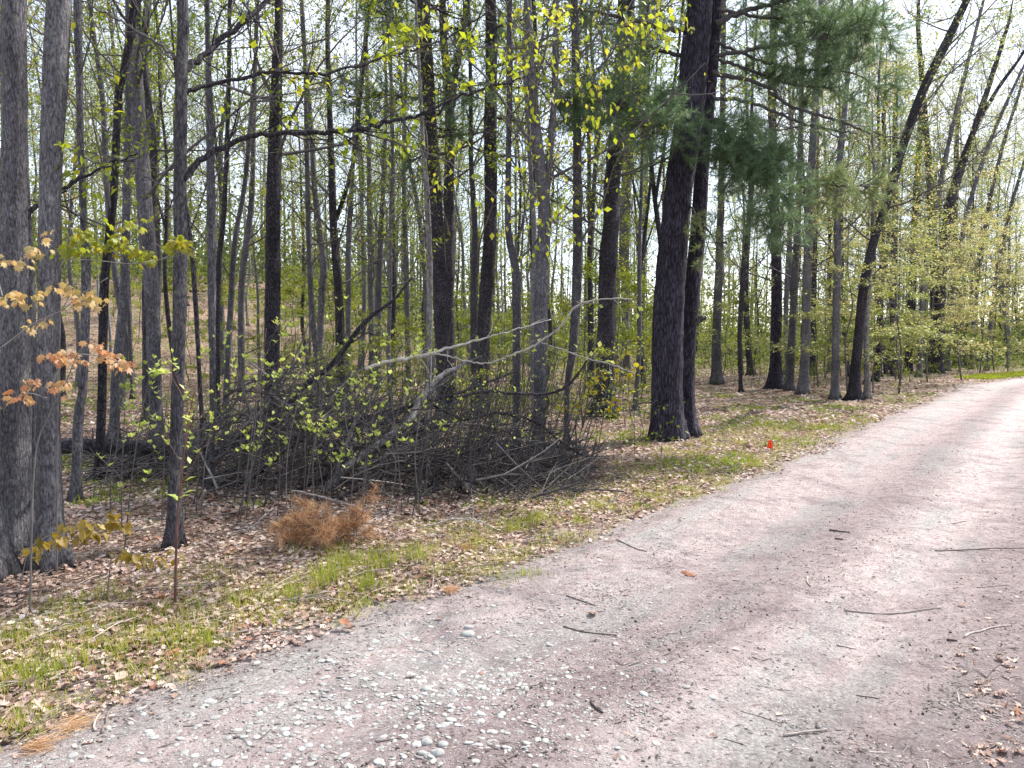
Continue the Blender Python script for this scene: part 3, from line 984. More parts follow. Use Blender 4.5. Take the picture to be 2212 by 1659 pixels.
# --- right
T('straight trunk just right of the big double pine', [(1547, 829, 22), (1549, 700, 19), (1553, 600, 18), (1558, 420, 14), (1562, 200, 12), (1564, 0, 10)], 'bark_mid', leaves=450, leaf_mat='leaf_mixed')
T('thin crooked stem with a reddish foot in the open leaf litter', [(1601, 848, 8), (1597, 740, 9), (1604, 600, 10), (1618, 450, 9), (1622, 250, 7)], 'bark_dark', leaves=350, leaf_mat='leaf_mixed')
T('thickest dark trunk of the row standing right of the big pine', [(1675, 840, 27), (1676, 740, 23), (1678, 600, 22), (1672, 400, 18), (1668, 200, 17), (1674, 0, 16)], 'bark_pine', leaves=500, leaf_mat='leaf_mixed', sides=12)
T('narrow trunk close right of the thickest trunk in the row', [(1706, 843, 16), (1711, 700, 15), (1718, 550, 14), (1724, 400, 12), (1728, 150, 9)], 'bark_mid', leaves=420, leaf_mat='leaf_mixed')
T('straight grey trunk, middle of the row beside the road', [(1735, 851, 20), (1740, 740, 18), (1743, 600, 19), (1750, 400, 16), (1762, 200, 15), (1775, 0, 14)], 'bark_grey', leaves=500, leaf_mat='leaf_mixed', sides=12)
T('dark trunk half hidden behind the straight grey trunk of the row', [(1755, 812, 13), (1757, 650, 13), (1763, 450, 11), (1768, 200, 9)], 'bark_dark', leaves=420, leaf_mat='leaf_mixed')
T('grey-footed trunk left of the leaning trunk by the road', [(1803, 863, 17), (1806, 740, 15), (1811, 550, 15), (1812, 400, 13), (1822, 300, 12), (1836, 150, 10)], 'bark_mid', leaves=480, leaf_mat='leaf_mixed')
T('long dark trunk leaning right beside the road', [(1843, 864, 25), (1850, 780, 21), (1867, 610, 19), (1888, 520, 18), (1911, 450, 17), (1955, 300, 18), (1991, 200, 18), (2039, 100, 18), (2087, 0, 14)], 'bark_dark', leaves=600, leafsize=.08, leaf_mat='leaf_mixed', sides=12, H_total=14, zmin=3.5, lump=.04)
T('pale thin stem touching the foot of the leaning trunk', [(1873, 861, 12), (1871, 700, 10), (1880, 570, 8), (1884, 420, 7)], 'bark_pale', leaves=250, H_total=8, leaf_mat='leaf_mixed')
T('dark trunk just beyond the pale thin stem by the road', [(1899, 815, 11), (1901, 650, 11), (1906, 500, 9), (1908, 300, 8)], 'bark_dark', leaves=450, leaf_mat='leaf_mixed')
T('straight dark trunk behind the layered golden leaves', [(1931, 812, 13), (1930, 650, 12), (1936, 450, 12), (1938, 250, 10)], 'bark_dark', leaves=450, leafsize=.08, leaf_mat='leaf_mixed')
T('broad far trunk left of the paired trunks by the road bend', [(1962, 806, 15), (1968, 650, 16), (1976, 420, 13), (1985, 250, 10)], 'bark_dark', leaves=500, leafsize=.08, leaf_mat='leaf_mixed')
T('left one of the paired dark trunks by the road bend', [(2012, 806, 17), (2020, 650, 16), (2010, 400, 14), (1995, 200, 11), (1985, 60, 9)], 'bark_dark', leaves=550, leafsize=.08, leaf_mat='leaf_mixed')
T('right one of the paired dark trunks by the road bend, leaning out', [(2026, 806, 19), (2031, 650, 18), (2040, 500, 19), (2054, 420, 19), (2085, 320, 13), (2109, 250, 12), (2150, 120, 9)], 'bark_dark', leaves=550, leafsize=.08, leaf_mat='leaf_mixed',
  forks=[[(2060, 410, 10), (2095, 300, 9), (2150, 200, 8), (2200, 130, 6)]])
T('last dark trunk before the road disappears', [(2068, 795, 16), (2071, 650, 15), (2064, 500, 12), (2070, 300, 9)], 'bark_dark', leaves=450, leafsize=.08, leaf_mat='leaf_mixed')


T('slender right-leaning tree between the paired trunks and the last dark trunk', [(2046, 802, 10), (2058, 640, 10), (2085, 480, 9), (2130, 330, 8), (2190, 190, 6), (2240, 90, 5)], 'bark_mid', leaves=900, leaf_mat='leaf_mixed', density=1.8, leafsize=.085, zmin=3.5)
T('slender tree fanning out over the bend right of the last dark trunk', [(2098, 797, 9), (2108, 640, 9), (2128, 480, 8), (2160, 330, 7), (2205, 180, 6), (2240, 60, 5)], 'bark_mid', leaves=900, leaf_mat='leaf_mixed', density=1.8, leafsize=.085, zmin=3.5)
T('thin outward-leaning tree nearest the right edge at the road bend', [(2132, 800, 8), (2146, 650, 8), (2172, 500, 7), (2215, 350, 6), (2260, 230, 5)], 'bark_mid', leaves=900, leaf_mat='leaf_mixed', density=1.8, leafsize=.085, zmin=3.5)
T('thin straight tree rising behind the top of the leaning trunk', [(1985, 815, 10), (1996, 600, 10), (2030, 400, 9), (2075, 200, 8), (2120, 20, 6)], 'bark_mid', leaves=900, leaf_mat='leaf_mixed', density=1.8, leafsize=.085, zmin=3.5)


# --- long arching limbs of the tree at left, with the lime leaves that hang over the middle of the picture
def L8(pts, **k):
    kw = dict(bark=None, origin=b8, rg=np.random.default_rng(len(pts) * 7 + int(pts[0][0])), leaf=M['leaf_bright'], sides=8, tint=.35)
    kw.update(k)
    limb_from_px(t8, pts, kw.pop('D', d8), kw.pop('bark'), kw.pop('origin'), kw.pop('rg'), **kw)


L8([(395, 388, 16), (412, 372, 15), (440, 342, 13), (480, 318, 12), (530, 298, 11), (590, 290, 10), (680, 286, 10), (760, 282, 9), (850, 262, 8), (920, 240, 7), (1000, 205, 6), (1080, 182, 5), (1140, 165, 3)], twigs=26, leafn=170, D2=6.6, leafsize=.07, bark=M['bark_dark'])
L8([(395, 206, 11), (440, 188, 9), (520, 170, 8), (600, 155, 7), (680, 160, 6), (770, 145, 5), (850, 115, 5), (920, 100, 4), (1000, 60, 3), (1060, 20, 3)], twigs=20, leafn=90, D2=6.8, leafsize=.065, bark=M['bark_dark'])
L8([(394, 150, 14), (430, 125, 12), (480, 85, 11), (540, 35, 10), (590, -10, 9)], twigs=8, leafn=30, D2=6.2, leafsize=.06, bark=M['bark_dark'])
L8([(384, 130, 6), (350, 100, 6), (300, 68, 5), (240, 36, 4), (170, -4, 3)], twigs=8, leafn=20, D2=5.6, leafsize=.06)
L8([(376, 418, 4), (320, 384, 3), (250, 345, 3), (170, 322, 2.5), (118, 308, 2)], twigs=5, leafn=40, D2=5.2, leafsize=.065)
K1 = [(1080, 182, 4), (1130, 150, 3.5), (1200, 135, 3), (1270, 120, 3), (1340, 100, 3), (1410, 88, 2.5), (1480, 78, 2)]
L8(K1, twigs=22, leafn=150, D=6.5, D2=7.0, tmpl=LEAF4, leafsize=.066, tw_len=.5, droop=.9)
L8([(900, 112, 3), (980, 108, 3), (1060, 104, 3), (1150, 100, 2.5), (1240, 88, 2.5), (1330, 62, 2), (1400, 30, 2), (1450, 10, 2)], twigs=22, leafn=190, D=6.4, D2=6.8, leafsize=.062, tw_len=.45, droop=.9)
L8([(760, 145, 3), (840, 118, 2.5), (900, 98, 2.5), (980, 95, 2), (1030, 92, 2)], twigs=14, leafn=85, D=6.2, D2=6.3, leafsize=.075, tw_len=.25, droop=.9)
L8([(800, 290, 3), (880, 315, 3), (950, 340, 2.5), (1020, 385, 2.5), (1090, 440, 2), (1150, 480, 2), (1200, 505, 2)], twigs=16, leafn=90, D=6.3, D2=6.9, leafsize=.06, tw_len=.5, droop=.8)
L8([(1140, 165, 3), (1180, 210, 3), (1200, 270, 2.5), (1190, 350, 2), (1185, 430, 2)], twigs=14, leafn=38, D=6.6, D2=6.9, leafsize=.055, tw_len=.55, droop=.9)
L8([(1040, 195, 3), (1080, 250, 2.5), (1120, 300, 2), (1150, 360, 2), (1240, 400, 2)], twigs=12, leafn=55, D=6.6, D2=7.0, leafsize=.06, tw_len=.55, droop=.9)
L8([(1250, 125, 3), (1290, 190, 2.5), (1330, 270, 2), (1350, 300, 2)], twigs=8, leafn=45, D=6.8, D2=7.0, leafsize=.062, tw_len=.45, droop=.9)
# bough of the left edge tree
limb_from_px(t1, [(30, 486, 12), (60, 462, 11), (95, 430, 10), (150, 398, 8), (200, 372, 6), (240, 356, 4), (300, 330, 3)], d1, M['bark_dark'], b1, np.random.default_rng(5), leaf=M['leaf_green'], twigs=8, leafn=90, leafsize=.07, D2=d1 + .8)


# --- the big double pine
def big_pine():
    rg = np.random.default_rng(77)
    g = G(1443, 948)
    D = g[1]
    base = P(1443, 948, D)
    base[2] = float(H(base[0], base[1])) - .04
    root = empty('pine_tree', base, 'massive dark double-trunked pine beside the road', 'tree', 'trees standing in the wood')
    # front stem
    W, r = resolve_path([(1443, 956, 78), (1442, 900, 70), (1441, 830, 65), (1443, 700, 64), (1449, 590, 62), (1459, 480, 60), (1467, 400, 59), (1489, 250, 60), (1502, 100, 56), (1511, 10, 50)], D)
    W[0] = base
    W = np.vstack([W, P(1520, -150, D), P(1532, -420, D), P(1545, -700, D)])
    r = np.concatenate([r, [.15, .1, .03]])
    mb = MB()
    n = 110
    c = catmull(np.column_stack([W, r]), n)
    sides = 40
    ang = np.arange(sides) / sides * 6.283
    h = c[:, 2] - base[2]
    r2 = np.random.default_rng(9)
    mod = 1 + .03 * np.sin(4 * ang[None] + 1.3 * h[:, None]) + .022 * r2.normal(size=(n, sides))
    rid = np.sin(17 * ang[None] + 1.5 * np.sin(2.2 * h[:, None]) + 2 * np.sin(5 * h[:, None] + 3 * ang[None]))
    mod += .018 * rid
    fl = np.exp(-np.maximum(h, 0) / .20)
    mod += fl[:, None] * (.22 + .13 * np.sin(6 * ang + 1.0)[None, :] + .1 * np.sin(3 * ang + 4)[None])
    tube(mb, c[:, :3], c[:, 3], sides, mod=mod)
    mb.build('trunk', M['bark_pine'], root, origin=base)
    # rear stem
    W2, rr = resolve_path([(1482, 945, 42), (1483, 880, 34), (1485, 800, 31), (1493, 650, 33), (1508, 500, 33), (1517, 350, 29), (1530, 230, 28), (1541, 100, 27), (1547, 0, 25)], D + .35)
    W2[0, 2] = base[2]
    W2 = np.vstack([W2, P(1552, -200, D + .3), P(1558, -500, D + .3)])
    rr = np.concatenate([rr, [.07, .02]])
    mb = MB()
    trunk_mesh(mb, W2, rr, 24, True, 4, .03)
    mb.build('trunk', M['bark_pine'], root, origin=base)
    # boughs, (pixel path, end depth)
    boughs = [
        ([(1482, 68, 12), (1416, 55, 10), (1330, 35, 8), (1250, 22, 5)], -.5, 8),
        ([(1463, 192, 12), (1430, 205, 11), (1400, 218, 9), (1350, 222, 7), (1290, 218, 5), (1215, 232, 3)], -1.2, 26),
        ([(1475, 240, 10), (1450, 262, 8), (1420, 270, 6), (1380, 262, 4)], -1.6, 14),
        ([(1446, 340, 5), (1380, 368, 4), (1306, 390, 3), (1265, 402, 2)], -.6, 0),
        ([(1545, 52, 14), (1580, 35, 12), (1620, 20, 11), (1680, 5, 9), (1760, -10, 6)], .4, 8),
        ([(1545, 122, 10), (1600, 112, 9), (1659, 100, 8), (1740, 88, 6), (1809, 76, 5), (1890, 60, 3)], -.4, 16),
        ([(1541, 126, 7), (1600, 145, 7), (1659, 165, 6), (1720, 185, 4), (1790, 190, 3)], .6, 10),
        ([(1538, 158, 11), (1606, 172, 9), (1659, 190, 8), (1709, 230, 7), (1809, 260, 6), (1884, 288, 4), (1950, 300, 3)], .3, 2),
        ([(1540, 212, 9), (1600, 217, 8), (1659, 235, 6), (1740, 268, 5), (1850, 290, 3)], -.4, 2),
        ([(1535, 262, 13), (1556, 262, 11), (1575, 278, 9), (1595, 300, 7), (1640, 330, 6), (1690, 345, 4)], -1.4, 24),
        ([(1500, 300, 8), (1530, 296, 7), (1575, 310, 5), (1630, 360, 4), (1668, 420, 3), (1690, 480, 3)], -1.7, 24),
        ([(1700, 345, 4), (1750, 390, 4), (1810, 400, 3), (1880, 402, 2)], -1.2, 12),
        ([(1480, 430, 5), (1510, 470, 4), (1540, 510, 3), (1575, 530, 2)], -.8, 5),
        ([(1500, 700, 13), (1512, 690, 11), (1524, 686, 8)], -.05, 0),
        ([(1470, 120, 9), (1430, 110, 8), (1380, 95, 6), (1330, 100, 4)], .8, 8),
        ([(1548, 20, 8), (1640, 36, 7), (1740, 48, 5), (1840, 56, 4), (1930, 50, 3)], .9, 20),
        ([(1545, 90, 8), (1640, 130, 6), (1740, 150, 5), (1850, 160, 4), (1900, 200, 3)], 1.3, 16),
    ]
    for pts, dd, tuft in boughs:
        mb, lb = MB(), MB()
        m = len(pts)
        WW = [P(x, y, D + dd * k / (m - 1)) for k, (x, y, w) in enumerate(pts)]
        rad = [w * D / FPX / 2 for _, _, w in pts]
        cc = catmull(np.column_stack([WW, rad]), 7 * m)
        cc[1:, :3] += rg.normal(0, .01, (len(cc) - 1, 3))
        tube(mb, cc[:, :3], np.maximum(cc[:, 3], .003), 8, tint=.15)
        spots = []
        for k in range(int(tuft * 3.4) if tuft else 3):
            i = int(rg.uniform(.25 if tuft > 4 else .5, 1) * (len(cc) - 2))
            ax = norm(cc[i + 1, :3] - cc[i, :3])
            sd = norm(np.cross(ax, rg.normal(size=3)))
            grow(mb, spots, cc[i, :3], norm(ax * .5 + sd * np.array([1, 1, .6]) + np.array([0, 0, -.22])), rg.uniform(.3, .7), .007, 1, rg, 2, .1, 4, .15, .2, 4)
        o = mb.build('limb', M['twig'], root, origin=base)
        if tuft:
            pp = np.array([s[0] for s in spots])
            dr = np.array([s[1] for s in spots])
            tufts(lb, pp, norm(dr + np.array([0, 0, .15])), rg, 22 if tuft > 9 else 14, .105, .0052, (0, .7) if tuft != 12 and tuft != 5 else (.5, 1))
            lb.build('foliage', M['needle'], o, origin=base)
    TR.append((base[0], base[1]))
    # dense top above the picture, it shades the brush
    mb, lb, spots = MB(), MB(), []
    for k in range(48):
        f = rg.uniform(0, 1)
        i = int(66 + f * (n - 68))
        az = rg.uniform(0, 6.28)
        grow(mb, spots, c[i, :3], (math.cos(az), math.sin(az), .1), 3.2 * (1.1 - .7 * f), .03, 0, rg, 2, .05, 4, .15, .12, 5)
    cr = mb.build('crown', M['twig'], root, origin=base)
    idx = rg.choice(len(spots), min(len(spots), 4200), replace=False)
    tufts(lb, np.array([spots[i][0] for i in idx]), np.array([spots[i][1] for i in idx]), rg, 12, .13, .012, (0, .6))
    lb.build('foliage', M['needle'], cr, origin=base)


big_pine()


def pine_limb(root, origin, D, pts, dd, n, seed, tint=(0, .7)):
    rg = np.random.default_rng(seed)
    mb, lb = MB(), MB()
    m = len(pts)
    WW = [P(x, y, D + dd * k / (m - 1)) for k, (x, y, w) in enumerate(pts)]
    cc = catmull(np.column_stack([WW, [w * D / FPX / 2 for _, _, w in pts]]), 7 * m)
    cc[1:, :3] += rg.normal(0, .012, (len(cc) - 1, 3))
    tube(mb, cc[:, :3], np.maximum(cc[:, 3], .003), 6, tint=.15)
    spots = []
    for k in range(n):
        i = int(rg.uniform(.2, 1) * (len(cc) - 2))
        ax = norm(cc[i + 1, :3] - cc[i, :3])
        sd = norm(np.cross(ax, rg.normal(size=3)))
        grow(mb, spots, cc[i, :3], norm(ax * .6 + sd * np.array([1, 1, .5])), rg.uniform(.3, .9), .008, 1, rg, 2, .08, 4, .15, .2, 4)
    o = mb.build('limb', M['twig'], root, origin=origin)
    tufts(lb, np.array([s_[0] for s_ in spots]), norm(np.array([s_[1] for s_ in spots]) + np.array([0, 0, .15])), rg, 14, .12, .008, tint)
    lb.build('foliage', M['needle'], o, origin=origin)


for sd_, pts_, dd_, n_ in [(1, [(925, 215, 6), (880, 210, 5), (830, 205, 4), (775, 212, 3), (740, 205, 2)], -.5, 30), (2, [(920, 120, 7), (880, 70, 5), (840, 35, 4), (800, 20, 3)], .6, 26),
                           (3, [(930, 70, 7), (980, 60, 5), (1030, 80, 4), (1060, 60, 2)], .8, 26), (4, [(925, 160, 6), (990, 170, 4), (1040, 215, 3)], -.8, 20), (5, [(925, 260, 5), (960, 280, 4), (1010, 275, 2)], .5, 14),
                           (6, [(915, 20, 7), (860, -20, 5), (800, -50, 4)], 0, 20), (7, [(925, 330, 5), (890, 345, 4), (850, 340, 2)], .6, 10)]:
    pine_limb(t22, b22, d22, pts_, dd_, n_, sd_)


# ------------------------------------------------------------------ more trees behind: copies of a few kinds
def copy_tree(o, parent=None):
    c = o.copy()
    COL.objects.link(c)
    c.parent = parent
    for ch in o.children:
        copy_tree(ch, c)
    return c


def bg_proto(seed, height, r0, bark, leaf_mat, leaves, fork=False, kind='broad', leafsize=.075, tint=(0, 1)):
    rg = np.random.default_rng(seed)
    n = 9
    z = np.linspace(0, height, n)
    x = np.cumsum(rg.normal(0, .10, n)) + rg.uniform(-.03, .03) * z
    y = np.cumsum(rg.normal(0, .10, n)) + rg.uniform(-.03, .03) * z
    x -= x[0]
    y -= y[0]
    W = np.column_stack([x, y, z])
    r = r0 * .72 * (1 - .88 * (z / height) ** 1.1)
    root = empty('pine_tree' if kind == 'pine' else 'broadleaf_tree', (0, 0, 0), 'x', 'tree')
    mb = MB()
    tp, tr = trunk_mesh(mb, W, r, 8, True, seed)
    mb.build('trunk', M[bark], root)
    crown_for(root, tp, tr, rg, kind, bark, leaves, M[leaf_mat], height * .27, height, 1.25 if kind == 'broad' else 1.5, None, leafsize, tint, (0, .7))
    if fork:
        k = int(len(tp) * .35)
        a = rg.uniform(0, 6.28)
        d = np.array([math.cos(a) * .35, math.sin(a) * .35, 1])
        F = np.array([tp[k], tp[k] + d * height * .18, tp[k] + d * height * .32 + (0, 0, height * .06), tp[k] + d * height * .45 + (0, 0, height * .1)])
        rf = tr[k] * np.array([.75, .6, .4, .1])
        mb = MB()
        fp, fr = trunk_mesh(mb, F, rf, 7, False, seed + 1)
        mb.build('trunk', M[bark], root)
    return root


def understory_proto(seed, height, spread, leaf_mat, leaves, leafsize=.06, tint=(0, 1), stems=1):
    """small layered tree: thin stem, level sprays of leaves"""
    rg = np.random.default_rng(seed)
    root = empty('understory_sapling', (0, 0, 0), 'x', 'sapling')
    mb, lb, spots = MB(), MB(), []
    for s in range(stems):
        n = 7
        z = np.linspace(0, height * rg.uniform(.8, 1), n)
        x = np.cumsum(rg.normal(0, .06, n)) + rg.uniform(-.12, .12) * z * (s > 0)
        y = np.cumsum(rg.normal(0, .06, n)) + rg.uniform(-.12, .12) * z * (s > 0)
        x -= x[0]
        y -= y[0]
        W = catmull(np.column_stack([x, y, z]), 16)
        tube(mb, W, np.linspace(.010 + height * .003, .004, 16), 5, tint=.4)
        for k in range(int(9 * height / 3)):
            i = int(rg.uniform(.15, 1) * 15)
            az = rg.uniform(0, 6.28)
            grow(mb, spots, W[min(i, 15)], (math.cos(az), math.sin(az), .12), spread * rg.uniform(.5, 1.1), .006, 1, rg, 2, 0.0, 4, .4, .15, 6, .12)
    st = mb.build('stem', M['twig'], root)
    put_leaves(lb, spots, leaves, leafsize, rg, LEAF2, .15, .045, 0, tint, flat=.55)
    lb.build('foliage', M[leaf_mat], st)
    return root


protos_b = [bg_proto(101, 15, .13, 'bark_mid', 'leaf_green', 900),
            bg_proto(102, 13, .10, 'bark_dark', 'leaf_green', 1000, True),
            bg_proto(103, 16, .16, 'bark_mid', 'leaf_green', 1000, True),
            bg_proto(104, 12, .075, 'bark_grey', 'leaf_green', 700),
            bg_proto(105, 14, .12, 'bark_dark', 'leaf_mixed', 1000),
            bg_proto(106, 11, .065, 'bark_mid', 'leaf_green', 800),
            bg_proto(107, 15, .17, 'bark_dark', 'needle', 1500, False, 'pine'),
            bg_proto(108, 13, .10, 'bark_grey', 'leaf_mixed', 900, True)]
protos_s = [understory_proto(201, 2.6, .8, 'leaf_green', 1300, .06, (.1, .9)),
            understory_proto(202, 3.6, 1.1, 'leaf_green', 1900, .06, (.1, 1)),
            understory_proto(203, 1.7, .6, 'leaf_green', 800, .055, (.2, 1), 3),
            understory_proto(204, 4.4, 1.3, 'leaf_mixed', 2000, .065, (0, .8)),
            understory_proto(205, 2.2, .7, 'leaf_mixed', 1000, .055, (0, 1), 2)]
ADS = ['upright green sapling', 'tall green sapling', 'short bushy green sapling', 'tall golden green sapling', 'two-stemmed golden sapling']
used_proto = set()


LAND = [(28, 'thickest left edge trunk'), (67, 'slim trunk between thick ones'), (103, 'second thick left trunk'), (180, 'thin smooth left trunk'), (226, 'dark crooked left trunk'),
        (262, 'dark trunk behind the log'), (334, 'tall pale-sided left trunk'), (386, 'arching-limbed tree'), (458, 'slim bare-stemmed trunk'), (495, 'narrow-forked leaning trunk'), (522, 'gently bending trunk'),
        (588, 'purplish trunk in the brush'), (676, 'thin wavy trunk'), (698, 'bow-curved trunk'), (735, 'wide-forked dark trunk'), (755, 'thin pale-sided trunk'), (802, 'pole-like centre trunk'), (820, 'lightly curved trunk'),
        (849, 'very thin straight stem'), (881, 'S-bent thin trunk'), (928, 'pale young trunk'), (955, 'large dark centre pine'), (1024, 'thin grey hugging trunk'), (1046, 'stout left-leaning trunk'),
        (1116, 'crooked scaly trunk'), (1169, 'two-stemmed grey trunk'), (1238, 'bent-footed trunk'), (1274, 'very slim stem'), (1310, 'flaky cherry trunk'), (1352, 'upright trunk by the cherry'), (1387, 'bare pole'),
        (1450, 'big double pine'), (1549, 'straight trunk beside the pine'), (1600, 'red-footed crooked stem'), (1677, 'thickest trunk of the row'), (1712, 'narrow trunk of the row'), (1741, 'straight grey row trunk'),
        (1806, 'grey-footed trunk'), (1854, 'long leaning trunk'), (1876, 'pale thin roadside stem'), (1901, 'dark trunk past pale stem'), (1931, 'straight dark golden-leaved trunk'), (1966, 'broad far trunk'),
        (2015, 'left paired trunk'), (2030, 'right paired trunk'), (2070, 'last dark trunk')]
SIDE = {}


def near_label(adj, x, y):
    """where it stands, told by the nearest well-marked trunk in the picture"""
    px = CX + x / y * FPX
    lp, ph = min(LAND, key=lambda q: abs(q[0] - px))
    rel = 'straight behind' if abs(px - lp) < 7 else ('just right of' if px > lp else 'just left of')
    if abs(px - lp) > 45:
        rel = rel.replace('just', 'well')
    return (adj, rel, ph, y)


NEAR = []
RANK = ['nearest', 'second nearest', 'third nearest', 'fourth nearest', 'fifth nearest', 'sixth nearest', 'seventh nearest']


def settle_labels():
    groups = {}
    for o, (adj, rel, ph, y) in NEAR:
        groups.setdefault((adj, rel, ph), []).append((y, o))
    for (adj, rel, ph), lst in groups.items():
        lst.sort(key=lambda q: q[0])
        for k, (y, o) in enumerate(lst):
            if len(lst) == 1:
                dep = '' if y < 24 else ('farther back, ' if y < 40 else 'far off, ')
                o['label'] = '%s %s%s the %s' % (adj, dep, rel, ph)
            elif len(lst) == 2:
                o['label'] = '%s %s %s the %s' % (('nearer', 'farther')[k], adj, rel, ph)
            else:
                o['label'] = '%s %s %s the %s' % (RANK[min(k, 6)], adj, rel, ph)


def zone(px, y):
    if px < 620:
        return 0
    if px < 1400:
        return 1
    if px < 1960:
        return 2
    return 3


ZT = ['far back on the rising leafy slope at left', 'far back behind the brush pile', 'far back behind the row right of the big pine', 'far back where the road bends away']
ZS = ['small leafy sapling under the trees on the left slope', 'small leafy sapling in the green haze behind the brush pile',
      'small leafy sapling beyond the litter right of the big pine', 'small leafy sapling beside the far road bend']
ADJ = {0: 'mid grey trunk', 1: 'dark forked trunk', 2: 'stout grey forked trunk', 3: 'slim light grey trunk', 4: 'dark trunk with golden leaves',
       5: 'very slim grey trunk', 6: 'dark pine with green boughs', 7: 'light grey forked trunk'}


def place(protos, k, x, y, label, group, sc, cat=None):
    p = protos[k]
    key = (id(protos), k)
    o = p if key not in used_proto else copy_tree(p)
    used_proto.add(key)
    o.location = (x, y, float(H(x, y)) - .04)
    o.rotation_euler = (rg_bg.normal(0, .02), rg_bg.normal(0, .02), rg_bg.uniform(0, 6.28))
    o.scale = (sc, sc, sc * rg_bg.uniform(.92, 1.1))
    if isinstance(label, tuple):
        NEAR.append((o, label))
        label = 'x'
    tag(o, label, cat, group)
    return o


rg_bg = np.random.default_rng(42)
placed = list(TR)
cnt = 0
tries = 0
while cnt < 165 and tries < 16000:
    tries += 1
    y = rg_bg.uniform(19, 72) if rg_bg.random() < .8 else rg_bg.uniform(13, 24)
    x = rg_bg.uniform(-.74, .74) * y
    tt = float(road_t(x, y)[0])
    if tt > -2.2 or (tt > -4 and y < 30):
        continue
    px = CX + x / y * FPX
    if 1500 < px < 1900 and y < 24:
        continue
    if px < 700 and rg_bg.random() < .25:
        continue
    if min((x - a) ** 2 + (y - b) ** 2 for a, b in placed) < (1.0 + y * .022) ** 2:
        continue
    placed.append((x, y))
    k = int(rg_bg.choice(8, p=[.15, .13, .1, .15, .1, .17, .1, .10]))
    z = zone(px, y)
    if z == 3 and k == 6:
        k = 4
    place(protos_b, k, x, y, near_label(ADJ[k], x, y), 'thin trees far back in the wood', rg_bg.uniform(.85, 1.15) * (.9 if z == 3 else 1), 'tree')
    cnt += 1
# the wood also fills the far right, beyond the bend
for px, y, k in [(1890, 27, 4), (1915, 34, 1), (1945, 30, 5), (1985, 44, 7), (2005, 52, 4), (2045, 46, 0), (2085, 44, 4), (2100, 54, 7), (2125, 49, 5), (2140, 60, 4), (2160, 52, 1), (2178, 47, 7), (2195, 58, 4), (2212, 66, 0),
                 (2232, 60, 4), (2060, 62, 2), (2250, 74, 4), (1860, 40, 0), (1835, 31, 4), (1790, 36, 7)]:
    x = (px - CX) / FPX * y
    place(protos_b, k, x, y, near_label(ADJ[k], x, y), 'thin trees far back in the wood', rg_bg.uniform(.95, 1.25), 'tree')
    placed.append((x, y))
cnt = 0
tries = 0
while cnt < 215 and tries < 16000:
    tries += 1
    y = 11 + 36 * rg_bg.random() ** .8
    x = rg_bg.uniform(-.72, .74) * y
    tt = float(road_t(x, y)[0])
    px = CX + x / y * FPX
    if tt > -1.2 - 2.5 * rg_bg.random():
        continue
    if 1480 < px < 1900 and y < 25:
        continue
    if px < 620 and (y < 22 or rg_bg.random() < .25):
        continue
    if min((x - a) ** 2 + (y - b) ** 2 for a, b in placed) < .5:
        continue
    placed.append((x, y))
    k = int(rg_bg.integers(0, 5))
    if y < 17:
        k = 2
    if px < 1500 and k == 3:
        k = 1
    place(protos_s, k, x, y, near_label(ADS[k], x, y), 'leafy saplings under the trees', rg_bg.uniform(.7, 1.15), 'sapling')
    cnt += 1

settle_labels()

# layered copper and gold saplings at right, nearer the road
pr = [understory_proto(301, 6.0, 2.6, 'leaf_mixed', 4600, .07, (0, .9)), understory_proto(302, 7.5, 2.9, 'leaf_mixed', 5600, .07, (.45, 1)),
      understory_proto(303, 4.0, 2.2, 'leaf_mixed', 2600, .07, (.1, .9))]
gold = [(0, 1835, 20.5, 'layered pale green young maple behind the leaning trunk'), (1, 1945, 22, 'tall layered golden young maple between the leaning trunk and the paired trunks'),
        (0, 2040, 23, 'layered gold and green young maple in front of the paired dark trunks'), (1, 2120, 24, 'spreading copper tinted young maple left of the road bend'),
        (1, 2195, 33, 'copper leaved young maple hanging over the road bend'), (2, 1990, 19.5, 'low layered young maple by the road edge before the bend'),
        (0, 2180, 37, 'pale young tree at the right edge of the picture beyond the bend'), (2, 1770, 24, 'low pale green young maple behind the grey trunks in the row'),
        (1, 2080, 30, 'tall golden young maple filling the gap right of the paired dark trunks'), (1, 2150, 38, 'golden young maple high beyond the road bend'), (0, 1900, 27, 'young maple of level golden sprays behind the leaning trunk')]
for k, px, Y, lab in gold:
    g = P(px, HY, Y)
    x, y = g[0], g[1]
    if float(road_t(x, y)[0]) > -.8:
        y += 2.5 + max(0, float(road_t(x, y)[0]))
    place(pr, k, x, y, lab, 'layered young maples at the right', 1.0, 'sapling')


